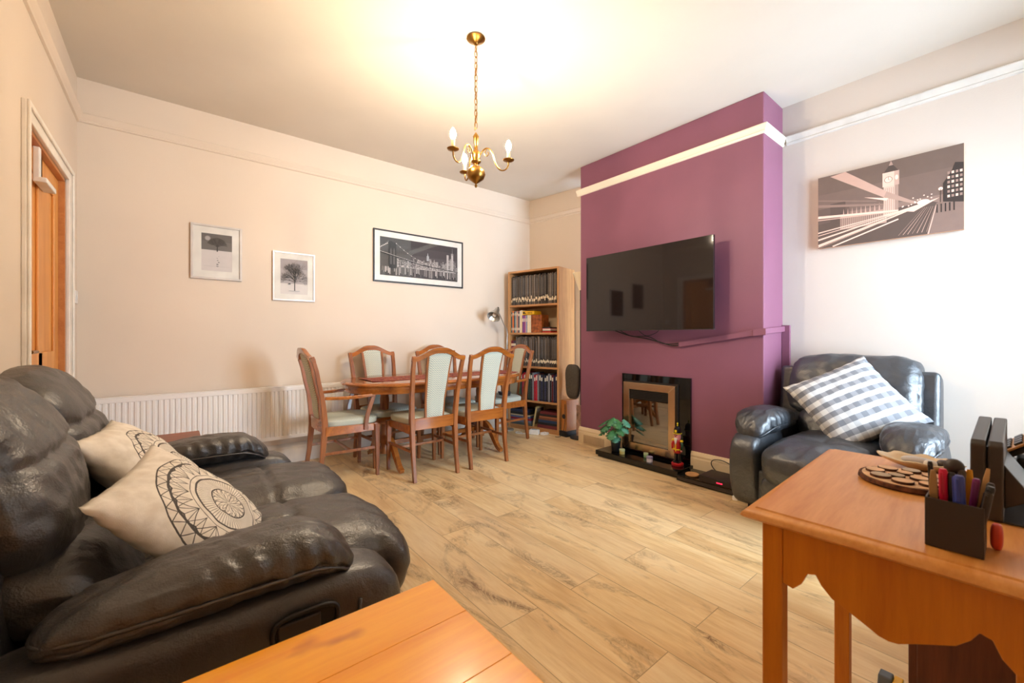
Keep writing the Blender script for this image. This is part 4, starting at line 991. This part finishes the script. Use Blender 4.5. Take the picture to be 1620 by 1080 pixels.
b = B().box(rx0, rx1, ry+.002, ry+.072, rz1, rz1+.008).box(rx0, rx0+.004, ry+.002, ry+.072, rz0+.03, rz1).box(rx1-.004, rx1, ry+.002, ry+.072, rz0+.03, rz1); b.build('top_grille', RADW, t, bevel=.002)
B().box(rx0+.02, rx1-.02, ry+.05, ry+.07, rz0+.02, rz1-.02).build('rear_panel', RADW, t)
B().cyl((rx1+.0, ry+.03, rz0+.03), (rx1+.05, ry+.03, rz0+.03), .012).cyl((rx1+.04, ry+.03, .17), (rx1+.04, ry+.03, rz0+.035), .008).build('valve', CHROME, t, smooth=True)

# ------------------------------------------------------------------ black leather recliners (sofa and armchair)
def seam(v, c, w=.012): return math.exp(-((v-c)/w)**2)
def recliner(name, label, cat, loc, rz, n, sw, aw, mat, seed, armz=.572, backtop=1.0, aw_pad=.108, bw=0, bn=3.4, shell=0, pc=-.015, ph=.375, pz=.084):
    t = thing(name, label, cat, loc, rz)
    inner = n*sw/2; outer = inner+aw
    # outer shell of the back
    prof = [(-.50, .10), (-.40, .06), (-.30, .45), (-.36, .90), (-.42, backtop-.06-shell), (-.47, backtop-.07-shell), (-.50, backtop-.12-shell)]
    B().prism(prof, -outer+.05, outer-.05, plane='xz').build('back_shell', mat, t, smooth=True, bevel=.028, seg=4)
    B().box(-.42, .40, -inner-.02, inner+.02, .06, .30).build('base', mat, t, bevel=.01)
    for s_ in (-1, 1):
        yc = s_*(inner+aw/2)
        def sfn(p, c):
            z = c.z; x = c.x
            k = (z+.24)/.48
            x = x*(1-.10*(1-k)**2)+(.02*math.sin(k*PI))*(p.x > 0)
            return Vector((x, c.y*(1+.08*math.sin(k*PI)), z-.0*p.x))
        b = B().puff((.0, yc, .275), (.43, aw/2-.008, .235), 6, 26, sfn, wr=.0035, wf=(5, 5, 5), seed=seed+s_)
        pn = b.build('arm_panel', mat, t, smooth='all')
        # stitched seam cords on the outside of the panel
        yo = s_*(outer+.001)
        for xx in (-.14, .31): B().tube([(xx+.004*math.sin(k), yo-s_*.004, .09+.05*k) for k in range(8)], .004, 6).build('stitched_seam', mat, pn, smooth='all')
        if n > 1 and s_ < 0:
            # recliner handle in its oval recess
            hx_, hz_ = .185, .435
            pts = [(hx_+.070*math.copysign(abs(math.cos(a))**.6, math.cos(a)), yo-.004, hz_+.032*math.copysign(abs(math.sin(a))**.7, math.sin(a))) for a in [2*PI*k/28 for k in range(28)]]
            hb = B().tube(pts, .006, 6, close=True).build('handle_recess_rim', BLACK, pn, smooth='all')
            B().prism([(p[0], p[2]) for p in pts], yo-.003, yo+.006).build('handle_recess', P('recess_black', (12, 11, 11), .6), pn)
            B().box(hx_-.060, hx_+.030, yo-.010, yo-.002, hz_-.018, hz_+.020).build('recline_handle', P('handle_plastic', (46, 40, 36), .4), pn, bevel=.005)
        def pfn(p, c, s_=s_):
            x, y, z = c
            g = .5+.5*p.x
            z = z*(.80+.28*g) - .03*(1-g)**2 + .012*math.sin(PI*g) - .05*max(0, p.x-.55)**2*6
            y = y*(.92+.12*g)
            r = (abs(p.z-(-.18)) < .5) and 0
            z -= 0
            # piped seam line round the lower third
            k = seam(p.z, -.25, .07); y *= (1-.035*k); x *= (1-.012*k)
            # gathers radiating over the front end and along the outer edge
            fr = .5+.5*math.tanh((p.x-.35)*4)
            y += .005*math.sin(x*120+3*p.y)*(abs(p.y)**3)*(.5+fr)
            z += .004*math.sin(x*80+seed*2+p.y*6+3*math.sin(x*23))*(1-abs(p.z)*.3)*(.25+abs(p.y)**2)*(p.z > -.3)
            return Vector((x, y, z))
        pad = B().puff((pc, s_*(inner+aw/2-.012), armz), (ph, aw_pad, pz), 2.7, 44, pfn, wr=.007, wf=(7, 14, 10), seed=seed*1.7+s_).build('arm_pad', mat, t, smooth='all')
        # piping cord on the pad
        pts = []
        for k in range(60):
            a = 2*PI*k/60; c, q = math.cos(a), math.sin(a); L = (abs(c)**2.7+abs(q)**2.7)**(-1/2.7)
            px_, py_ = c*L, q*L; g = .5+.5*px_
            pts.append((pc+px_*ph*.99, s_*(inner+aw/2-.012)+py_*aw_pad*.985*(.92+.12*g), armz-.022+.012*math.sin(PI*max(0, min(1, g)))-.05*max(0, px_-.55)**2*6))
        B().tube(pts, .0045, 6, close=True).build('piping', mat, pad, smooth='all')
    for k in range(n):
        yc = -inner+sw*(k+.5)
        def seatfn(p, c):
            x, y, z = c
            if p.z > 0:
                top = 1-abs(p.y)**6*.25
                z = z*top+.018*(1-p.x*p.x)*(1-p.y*p.y)
                z -= .013*seam(x, .10, .012)+.010*seam(y, 0, .010)*(x < .10)
                z += .0025*math.sin(y*60+x*25)*max(0, p.x)
            if n > 1:
                g = max(0, min(1, (x-.30)/.10)); sd = 1 if k else -1
                y += sd*.13*g*max(0, sd*p.y)
            if p.x > 0: x -= .05*max(0, -p.z)*p.x; z -= .03*max(0, p.x-.7)
            return Vector((x, y, z))
        B().puff((.16, yc, .365), (.41, sw/2-.002, .13), 4.2, 40, seatfn, wr=.010, wf=(6, 9, 7), seed=seed+k*5).build('seat_cushion', mat, t, smooth='all')
        def ffn(p, c): return Vector((c.x-.05*(-p.z)*.5+.006*math.sin(c.y*70)*max(0, p.z), c.y+((1 if k else -1)*.10*max(0, (1 if k else -1)*p.y) if n > 1 else 0), c.z))
        B().puff((.405, yc, .17), (.065, sw/2-.006, .135), 4, 26, ffn, wr=.009, wf=(8, 11, 8), seed=seed+k*3+9).build('footrest_panel', mat, t, smooth='all')
        def bfn(p, c):
            x, y, z = c
            g = .5+.5*p.z
            x = x*(1+.25*math.sin(PI*min(1, g*1.1)))-.13*g
            y = y*(1-.03*g)
            if p.x > 0: x -= .010*seam(abs(p.y), .93, .05)
            x -= .012*seam(z, .045, .012)*max(0, p.x)*(n > 1)
            z += .004*math.sin(y*50+z*10)*max(0, p.x)
            return Vector((max(x, -.145), y, z))
        hz = (backtop-.56)/2
        B().puff((-.315, yc, .56+hz), (.105, sw/2+bw, hz), bn, 40, bfn, wr=.012, wf=(5, 8, 9), seed=seed+k*7+2).build('back_cushion', mat, t, smooth='all')
        def lfn(p, c): return Vector((c.x-.10*(.5+.5*p.z), c.y, c.z))
        B().puff((-.215, yc, .535), (.13, sw/2-.004, .105), 3.2, 30, lfn, wr=.010, wf=(6, 9, 9), seed=seed+k*11+4).build('lumbar_cushion', mat, t, smooth='all')
    for a in (-1, 1):
        for c in (-1, 1): B().cyl((.33*a, c*(inner+aw*.4), 0), (.33*a, c*(inner+aw*.4), .06), .022).build('foot', BLACK, t)
    return t
recliner('recliner_sofa', 'large black leather two-seat recliner sofa along the left wall', 'sofa', (.055, 1.815, 0), 0, 2, .555, .205, LEATH, 3.0, aw_pad=.112, pc=.03, ph=.295, armz=.560, pz=.066)
recliner('recliner_armchair', 'black leather recliner armchair in the alcove right of the chimney breast', 'armchair', (3.125, .725, 0), PI, 1, .54, .195, LEATHB, 6.0, armz=.560, backtop=.985, aw_pad=.125, bw=.085, bn=5.0, shell=.05, pc=.04, ph=.33)

# ------------------------------------------------------------------ scatter cushions
def pillow(name, size, thick, mat, loc, rot, label, seed, group=None):
    b = B(); N = 40; G_ = []
    def pt(i, j, sg):
        u = -1+2*i/N; v = -1+2*j/N
        pu = 1-.07*(1-abs(v)**2.0)*(abs(u)) ; pv = 1-.07*(1-abs(u)**2.0)*(abs(v))
        h = ((1-abs(u)**2.6)*(1-abs(v)**2.6))**.62
        nz = noise.noise(Vector((u*2.2+seed, v*2.2, sg)))*.010+noise.noise(Vector((u*6+seed, v*6, sg)))*.0035
        edge = min(1, 5*min(1-abs(u), 1-abs(v)))
        rim = 1-edge
        return (u*size/2*pu, v*size/2*pv, sg*(h*thick/2+nz*edge)+.004*math.sin(u*24+v*24)*rim)
    T_ = [[b.bm.verts.new(pt(i, j, 1)) for j in range(N+1)] for i in range(N+1)]
    D_ = [[(T_[i][j] if i in (0, N) or j in (0, N) else b.bm.verts.new(pt(i, j, -1))) for j in range(N+1)] for i in range(N+1)]
    b.mat(mat)
    for i in range(N):
        for j in range(N): b._f([T_[i][j], T_[i+1][j], T_[i+1][j+1], T_[i][j+1]]); b._f([D_[i][j+1], D_[i+1][j+1], D_[i+1][j], D_[i][j]])
    o = b.build(name, None, smooth='all'); o.location = loc; o.rotation_euler = rot
    return tag(o, label, 'cushion', group)
def mandala_mat():
    t = NT('mandala_print'); tc = t.n('TexCoord'); sp = t.n('SeparateXYZ'); t.l(tc.outputs['Object'], sp.inputs[0])
    x, y = sp.outputs[0], sp.outputs[1]; Mm = t.math
    # print centred off the middle of the cushion, as in the photo
    x = Mm('MULTIPLY', Mm('SUBTRACT', x, .045), .86); y = Mm('MULTIPLY', Mm('SUBTRACT', y, .015), .86)
    r = Mm('SQRT', Mm('ADD', Mm('MULTIPLY', x, x), Mm('MULTIPLY', y, y))); a = Mm('ARCTAN2', y, x)
    def ring(r0, w): return Mm('LESS_THAN', Mm('ABSOLUTE', Mm('SUBTRACT', r, r0)), w*1.5)
    def band(r0, r1): return Mm('MULTIPLY', Mm('GREATER_THAN', r, r0), Mm('LESS_THAN', r, r1))
    def spokes(n, w, r0, r1, ph=0.0):
        s_ = Mm('ABSOLUTE', Mm('SINE', Mm('ADD', Mm('MULTIPLY', a, n/2), ph)))
        return Mm('MULTIPLY', Mm('LESS_THAN', Mm('MULTIPLY', s_, r), w*n/2), band(r0, r1))
    def zig(n, r0, r1, w):
        # zigzag lines between two circles
        tri = Mm('PINGPONG', Mm('MULTIPLY', a, n/(2*PI)), .5); rr_ = Mm('ADD', Mm('MULTIPLY', tri, 2*(r1-r0)), r0)
        return Mm('LESS_THAN', Mm('ABSOLUTE', Mm('SUBTRACT', r, rr_)), w*1.7)
    def petals(n, rc, ra, w):
        s_ = Mm('ABSOLUTE', Mm('SINE', Mm('MULTIPLY', a, n/2))); rr_ = Mm('ADD', Mm('MULTIPLY', s_, ra), rc)
        return Mm('LESS_THAN', Mm('ABSOLUTE', Mm('SUBTRACT', r, rr_)), w*1.7)
    parts = [ring(.048, .0013), ring(.088, .0016), petals(16, .040, .008, .001), zig(9, .004, .040, .0012), zig(9, .040, .008, .001), spokes(8, .0007, .004, .046), spokes(72, .00055, .052, .086),
             ring(.102, .0007), ring(.150, .0018), zig(24, .106, .150, .0013), zig(12, .106, .150, .001), spokes(24, .0008, .106, .150), petals(24, .144, .006, .0012), ring(.172, .0010), zig(32, .152, .171, .0009)]
    f = parts[0]
    for p in parts[1:]: f = Mm('MAXIMUM', f, p)
    f = Mm('MULTIPLY', f, Mm('GREATER_THAN', sp.outputs[2], 0.0))
    n = t.n('TexNoise', Scale=30.0, Detail=3.0); t.l(tc.outputs['Object'], n.inputs['Vector'])
    base = t.ramp(n.outputs[0], [(.35, lin((222, 214, 202))), (.65, lin((238, 232, 222)))])
    t.l(t.mix(Mm('MULTIPLY', f, .92), base, lin((36, 30, 30))), t.b.inputs['Base Color']); t.b.inputs['Roughness'].default_value = .9
    n2 = t.n('TexNoise', Scale=420.0); t.l(tc.outputs['Object'], n2.inputs['Vector']); t.bump(n2.outputs[0], .25, .001)
    return t.m
MAND = mandala_mat()
def aim(nrm, xdir):
    z = Vector(nrm).normalized(); x = Vector(xdir); x = (x-z*x.dot(z)).normalized(); y = z.cross(x)
    return Matrix((x, y, z)).transposed().to_euler()
pillow('scatter_cushion', .43, .14, MAND, (.045, 1.47, .60), aim((.66, -.24, .71), (.70, -.12, -.70)), 'cream cushion with a black line mandala, nearer the camera on the sofa', 1.0)
pillow('scatter_cushion', .46, .15, MAND, (-.055, 1.93, .625), aim((.72, -.08, .69), (.68, -.1, -.72)), 'cream mandala cushion tucked behind the nearer one on the sofa', 4.0)
pillow('scatter_cushion', .51, .15, GING, (3.20, .665, .70), (.6107, .7528, -2.0076), 'grey and white gingham cushion propped on the black armchair', 8.0)

# ------------------------------------------------------------------ pine coffee table, bottom of the frame
t = thing('coffee_table', 'honey pine coffee table beside the sofa at the bottom of the photo', 'table', (.05, .60, 0), world=True)
ex, ey = .500, .925
b = B()
for k, (ya, yb) in enumerate(((.775, ey), (.615, .775), (.455, .615), (.30, .455))): b.box(-.46, ex, ya+.0002, yb-.0002, .468, .50)
b.build('tabletop', PINE, t, bevel=.0012, seg=2)
PINEZ = wood('honey_pine_leg', (226, 138, 44), (190, 100, 26), .35, 'z', .8, coat=.3)
for x in (ex-.09, -.43):
    for y in (ey-.09, .33): B().box(x, x+.06, y, y+.06, 0, .468).build('leg', PINEZ, t, bevel=.004)
b = B().box(-.40, ex-.09, ey-.075, ey-.055, .385, .467).box(-.40, ex-.09, .35, .37, .385, .467); b.build('apron', PINE, t)
b = B().box(ex-.075, ex-.055, .39, ey-.09, .385, .467).build('apron', PINE, t)

# ------------------------------------------------------------------ oak side table with scalloped aprons, right of the frame
SR = math.radians(2.0)
DX, DYf = .845, .355
t = thing('side_table', 'oak side table with scalloped aprons at the right edge holding pens and gadgets', 'table', (.860, .352, 0), rz=math.radians(2.2), world=True)
ox0, ox1, oy0, oy1 = .860, 1.535, -.075, .352
def round_edge_top(b, x0, x1, y0, y1, z0, z1):
    rings = []
    hh = z1-z0
    for d, z in ((.012, z0), (.004, z0+.004), (0, z0+hh*.32), (.002, z0+hh*.55), (.009, z0+hh*.80), (.017, z0+hh*.88), (.020, z0+hh*.88), (.022, z1)):
        rings.append([b.bm.verts.new(v) for v in ((x0+d, y0+d, z), (x1-d, y0+d, z), (x1-d, y1-d, z), (x0+d, y1-d, z))])
    for A, C in zip(rings, rings[1:]):
        for k in range(4): b._f([A[k], A[(k+1) % 4], C[(k+1) % 4], C[k]])
    b._f(rings[0][::-1]); b._f(rings[-1])
b = B(); round_edge_top(b, ox0, ox1, oy0, oy1, .746, .770); b.build('tabletop', OAKD, t, smooth=True, angle=30)
LEGS = ((.888, oy1-.030-.034), (.888, oy0+.030), (1.468, oy1-.030-.034), (1.468, oy0+.030))
for x, y in LEGS: B().box(x, x+.036, y, y+.034, 0, .746).build('leg', OAKV, t, bevel=.003)
def scallop(a, c, top, flip=False):
    L = c-a; pts = [(0, 0)]
    half = [(0, -.110), (.055, -.115), (.10, -.100), (.13, -.078), (.155, -.076), (.17, -.074), (.20, -.090), (.25, -.106), (.32, -.116), (.40, -.128), (.46, -.138), (.5, -.140)]
    full = half+[(1-u, v) for u, v in half[-2::-1]]
    return [(a, top)]+[(a+L*u, top+v) for u, v in full]+[(c, top)]
b = B().prism(scallop(LEGS[1][1]+.034, LEGS[0][1], .746), .892, .910, plane='yz').build('apron', OAKV, t, bevel=.0015)
b = B().prism(scallop(LEGS[3][1]+.034, LEGS[2][1], .746), 1.480, 1.498, plane='yz').build('apron', OAKV, t, bevel=.0015)
b = B().prism([(.924, .746), (.924, .64), (.96, .67), (1.43, .67), (1.468, .64), (1.468, .746)], oy1-.052, oy1-.036, plane='xz').build('apron', OAKD, t)
b = B().prism([(.924, .746), (.924, .64), (.96, .67), (1.43, .67), (1.468, .64), (1.468, .746)], oy0+.036, oy0+.052, plane='xz').build('apron', OAKD, t)
TZ2 = .7705
# pen holder
t = thing('pen_holder', 'square black desk tidy crammed with pens at the near edge of the side table', 'pen holder', (.955, .07, TZ2), world=True)
hx0, hx1, hy0, hy1, hz0, hz1 = .928, .992, .038, .101, TZ2, TZ2+.076
BRB = P('brown_black_plastic', (50, 40, 34), .45)
w = .003
b = B().box(hx0, hx0+w, hy0, hy1, hz0, hz1).box(hx1-w, hx1, hy0, hy1, hz0, hz1).box(hx0+w, hx1-w, hy0, hy0+w, hz0, hz1).box(hx0+w, hx1-w, hy1-w, hy1, hz0, hz1).box(hx0+w, hx1-w, hy0+w, hy1-w, hz0, hz0+w).box(hx0+w, hx1-w, (hy0+hy1)/2-.001, (hy0+hy1)/2+.001, hz0+w, hz1-.01)
b.build('holder', BRB, t, bevel=.001)
def pen(kind, label, x, y, top, col, r=.0045, lean=(0, 0), cap=None, cat='pen'):
    z0 = hz0+.004; z1 = hz1+top+.020; lx_, ly_ = lean; H_ = z1-z0
    p0 = Vector((x, y, z0)); p1 = Vector((x+lx_, y+ly_, z1)); d = (p1-p0)
    t = thing(kind, label, cat, p0, world=True, group='pens and tools in the black holder')
    m = P('pen_'+label.split(' ')[0]+str(col[0]), col, .3)
    prof = [(0, 0), (r*.3, 0), (r, .012), (r, d.length*.6), (0, d.length*.6)]
    B().lathe(prof, p0, 14, d).build('barrel', m, t, smooth=True)
    q = p0+d*.6
    B().lathe([(0, 0), (r*1.12, 0), (r*1.12, d.length*.37), (r*.8, d.length*.4), (0, d.length*.4)], q, 14, d).build('cap', P('cap_'+label.split(' ')[0]+str((cap or col)[0]), cap or col, .3), t, smooth=True)
    n_ = Vector((-1, .2, 0))
    B().bar([q+n_*(r*1.4)+d*.06, q+n_*(r*1.4)+d*.36], .003, .0012, side=(0, 1, 0)).build('clip', P('cap_'+label.split(' ')[0]+str((cap or col)[0]), cap or col, .3), t)
def slab(kind, label, x, y, top, col, w_=.012, th=.006, lean=(0, 0), cat='pen'):
    z0 = hz0+.004; z1 = hz1+top+.020; p0 = Vector((x, y, z0)); p1 = Vector((x+lean[0], y+lean[1], z1))
    n_ = 8; pts = [p0+(p1-p0)*k/n_ for k in range(n_+1)]; ws = [w_]*(n_-1)+[w_*.92, w_*.6]
    o = B().bar(pts, ws, [th]*n_+[th*.7], side=(0, -1, 0)).build(kind, P('slab_%d_%d' % (col[0], col[2]), col, .4), smooth=True, bevel=.001)
    tag(o, label, cat, 'pens and tools in the black holder')
slab('ruler_end', 'flat tan wooden-looking stick at the left of the pen holder', .950, .0925, .020, (164, 128, 84), .010, .004, (0, .001), 'stick')
pen('pen', 'black pen standing leftmost behind the tan stick', .972, .0945, .026, (24, 22, 22), .003, (.010, .006))
pen('highlighter', 'red capped highlighter between the tan stick and the black pen', .960, .0815, .022, (222, 30, 72), .0048, (0, .002), None, 'highlighter')
pen('pen', 'black capped pen between the red highlighter and the blue pens', .962, .073, .018, (32, 30, 30), .0042, (0, .001))
pen('pen', 'slim blue pen left of the thick blue marker', .948, .0675, .016, (66, 84, 170), .0028, (-.002, .002))
pen('marker', 'thick blue marker leaning at the front of the pen holder', .945, .0605, .020, (60, 74, 160), .0055, (-.004, .004), None, 'marker')
pen('pen', 'purple glittery pen leaning right behind the blue marker', .972, .058, .012, (130, 40, 110), .004, (.004, -.010))
slab('emery_board', 'yellow-tipped flat wooden stick leaning right in the pen holder', .975, .052, .030, (206, 164, 108), .007, .002, (.004, -.016), 'stick')
slab('folded_ruler', 'yellow plastic strip behind the wooden stick in the pen holder', .984, .060, .022, (236, 168, 26), .010, .003, (.004, -.004), 'strip')
pen('pen', 'black pen leaning far right in the pen holder', .945, .052, .010, (30, 28, 26), .0045, (.004, -.020))
pen('pen', 'dark brown pen leaning right at the front of the pen holder', .938, .048, .003, (44, 34, 28), .0048, (.000, -.014))
pen('pen', 'black clip pen leaning right at the back of the holder', .965, .047, .010, (22, 20, 20), .004, (.006, -.014))
pen('pen', 'grey-brown pen standing in the middle of the holder', .980, .068, .020, (74, 60, 50), .0045, (.004, -.004))
t = thing('round_topped_brush', 'dark brush with a round ball top rising at the back of the pen holder', 'brush', (.985, .075, hz0+.004), world=True, group='pens and tools in the black holder')
B().cyl((.985, .075, hz0+.004), (.990, .074, hz1+.034), .003).build('handle', BRB, t, smooth=True)
B().ball((.991, .0735, hz1+.042), .0125, 18).build('ball', BRB, t, smooth='all')
tag(B().puff((.992, .028, TZ2+.020), (.012, .007, .020), 3, 12).build('eraser', P('red_rubber', (214, 66, 40), .4), smooth='all'), 'small red block standing to the right of the pen holder', 'eraser')
# log-slice coaster
t = thing('trivet', 'round trivet of wood slices with bark edges on the side table', 'trivet', (1.27, .175, TZ2), world=True)
tx, ty = 1.285, .168
BARK = P('bark', (104, 62, 40), .9, var=.5, vscale=60); SLICE = P('wood_slice', (232, 190, 146), .7, var=.12, vscale=40); SLICE2 = P('wood_slice_grey', (196, 176, 150), .7, var=.12, vscale=40)
rt = random.Random(3)
b = B().mat(BARK)
b.lathe([(0, 0), (.082, 0), (.086, .004), (.084, .012), (0, .012)], (tx, ty, TZ2), 40)
b.build('bark_ring', None, t, smooth=True)
B().lathe([(0, .0115), (.079, .0115), (.078, .0135), (0, .0135)], (tx, ty, TZ2), 40).build('board', SLICE, t, smooth=True)
for k in range(11):
    a = 2*PI*k/8 if k < 8 else 2*PI*(k-8)/3+.3; R_ = .055 if k < 8 else .022; r = (.019 if k < 8 else .016)*rt.uniform(.85, 1.08)
    so = B().mat(BARK).lathe([(0, 0), (r, 0), (r, .005), (0, .005)], (tx+R_*math.cos(a), ty+R_*math.sin(a), TZ2+.0137), 20).build('slice', None, t, smooth=True)
    B().lathe([(0, 0), (r*.93, 0), (r*.93, .0006), (0, .0006)], (tx+R_*math.cos(a), ty+R_*math.sin(a), TZ2+.0188), 20).build('cut_face', SLICE2 if k % 3 == 0 else SLICE, so, smooth=True)
# shell dish with bits
t = thing('shell_dish', 'pearly shell-shaped dish at the far edge of the side table', 'dish', (1.44, .165, TZ2), world=True)
b = B(); N, Rr = 40, 8; c0 = (1.445, .150); rings = []
for j in range(Rr+1):
    q = j/Rr; ring_ = []
    for k in range(N):
        a = 2*PI*k/N; R_ = (.072+.02*math.cos(a-2.2))*(1+.05*math.sin(a*9)*q); z = TZ2+.002+.026*q**2.2+.0025*math.sin(a*9)*q
        ring_.append(b.bm.verts.new((c0[0]+R_*q*math.cos(a)*.72, c0[1]+R_*q*math.sin(a)*1.05, z)) if j else None)
    rings.append(ring_)
cv = b.bm.verts.new((c0[0], c0[1], TZ2+.002))
for k in range(N): b._f([cv, rings[1][k], rings[1][(k+1) % N]])
for j in range(1, Rr):
    for k in range(N): b._f([rings[j][k], rings[j+1][k], rings[j+1][(k+1) % N], rings[j][(k+1) % N]])
o = b.build('shell', P('pearl_shell', (240, 218, 184), .3, var=.08, coat=.3), t, smooth='all'); md = o.modifiers.new('thick', 'SOLIDIFY'); md.thickness = .003; md.offset = 1
for k, (x, y, c, lab) in enumerate(((1.44, .17, (206, 202, 206), 'grey-white oval soap-like pebble in the shell dish'), (1.45, .125, (70, 62, 60), 'small dark pebble in the shell dish'), (1.425, .145, (222, 214, 204), 'small pale pebble in the shell dish'))):
    tag(B().puff((x, y, TZ2+.022), (.014, .030 if k == 0 else .012, .009), 2.4, 12).build('pebble', P('pebble_%d' % k, c, .4), smooth='all'), lab, 'pebble')
# upright twin-panel device
t = thing('network_box', 'upright black twin-panel device with a slot and foot behind the pens', 'device', (1.25, .05, TZ2), world=True)
BRD = P('charcoal_plastic', (58, 52, 48), .4)
for y0, y1 in ((.045, .064), (.024, .0425)): B().prism([(1.135, TZ2+.002), (1.355, TZ2+.002), (1.372, TZ2+.15), (1.365, TZ2+.158), (1.145, TZ2+.142), (1.135, TZ2+.135)], y0, y1, plane='xz').build('panel', BRD, t, bevel=.003, seg=3)
B().box(1.15, 1.34, .040, .047, TZ2+.004, TZ2+.13).build('inner_slot', BLACK, t)
B().prism([(.018, TZ2+.09), (.024, TZ2+.10), (.024, TZ2+.02), (-.012, TZ2+.045)], 1.16, 1.32, plane='yz').build('rear_stay', BRD, t, bevel=.002)
B().box(1.14, 1.34, -.028, .060, TZ2, TZ2+.004).build('foot', BRD, t, bevel=.001)
# desk phone
t = thing('desk_phone', 'black desk phone with a tilted wood-edged handset at the right edge', 'telephone', (1.42, .0, TZ2), world=True)
B().prism([(1.35, TZ2), (1.53, TZ2), (1.53, TZ2+.05), (1.36, TZ2+.028), (1.35, TZ2+.02)], -.06, .022, plane='xz').build('base', BRD, t, bevel=.004)
Mh = Matrix.Translation((1.44, .018, TZ2+.085)) @ Matrix.Rotation(math.radians(-38), 4, 'X')
B().box(-.07, .07, -.075, .035, -.008, .004, Mh).build('handset_body', BLACK, t, bevel=.004)
B().box(-.071, .071, -.076, .036, .0045, .008, Mh).build('wood_edge', P('handset_wood', (206, 150, 84), .4), t)
b = B()
for i in range(4):
    for j in range(5): b.box(-.055+.03*i, -.033+.03*i, -.066+.02*j, -.052+.02*j, .008, .012, Mh)
b.build('keypad', BLACK, t)
B().box(1.38, 1.44, -.03, .012, TZ2+.03, TZ2+.075).build('cradle', BLACK, t, bevel=.006)
tag(B().tube(smoothline([Vector(v) for v in ((1.345, -.02, TZ2+.010), (1.30, -.035, TZ2+.008), (1.25, -.05, TZ2+.004), (1.2, -.06, TZ2+.004))]), .0022, 6).build('phone_cable', BLACK, smooth='all'), 'black cable curling from the desk phone on the side table', 'cable')
tag(B().tube(smoothline([Vector(v) for v in ((1.348, .005, TZ2+.016), (1.25, -.033, TZ2+.007), (1.18, -.045, TZ2+.006), (1.1, -.06, TZ2+.004))]), .0022, 6).build('phone_cable', P('cream_wire', (220, 196, 160), .5), smooth='all'), 'cream wire behind the black upright device on the side table', 'cable')

# ------------------------------------------------------------------ small things round the edges
DKW = wood('dark_brown_wood', (108, 56, 34), (70, 34, 20), .45, 'z', 1.2)
t = thing('small_cabinet', 'dark brown wooden cabinet standing behind the side table legs', 'cabinet', (1.93, 0, 0), world=True)
B().box(1.73, 2.13, -.25, .224, .02, .58).build('body', DKW, t, bevel=.004)
B().box(1.72, 2.14, -.26, .232, .58, .60).build('top', DKW, t, bevel=.003)
B().box(1.718, 1.73, -.23, .204, .05, .56).build('door', DKW, t, bevel=.003)
B().box(1.75, 2.11, -.23, .20, 0, .02).build('plinth', DKW, t)
t = thing('tape_case', 'small grey and yellow tool case on the floor by the dark cabinet', 'tool', (1.72, .265, 0), world=True)
B().prism([(1.685, 0), (1.75, 0), (1.745, .05), (1.705, .052)], .258, .29, plane='xz').build('case', P('tool_grey', (96, 102, 108), .4), t, bevel=.004)
B().box(1.70, 1.75, .236, .257, 0, .045).build('yellow_side', P('tool_yellow', (232, 176, 30), .4), t, bevel=.003)
t = thing('stool', 'low reddish-brown wooden stool between the sofa arm and the radiator', 'stool', (-.1, 2.95, 0), world=True)
REDW = wood('red_brown_wood', (150, 82, 50), (112, 54, 32), .4, 'x', 1.0)
B().box(-.10, .12, 2.86, 3.10, .520, .545).build('top', REDW, t, bevel=.004)
for x in (-.08, .07):
    for y in (2.88, 3.05): B().box(x, x+.03, y, y+.03, 0, .520).build('leg', REDW, t, bevel=.002)
o = B().box(XL+.001, XL+.010, 3.945, 4.03, 1.325, 1.41).box(XL+.010, XL+.014, 3.975, 4.0, 1.35, 1.385).build('light_switch', WHITE, bevel=.002)
tag(o, 'small white light switch on the wall between door casing and corner', 'switch')
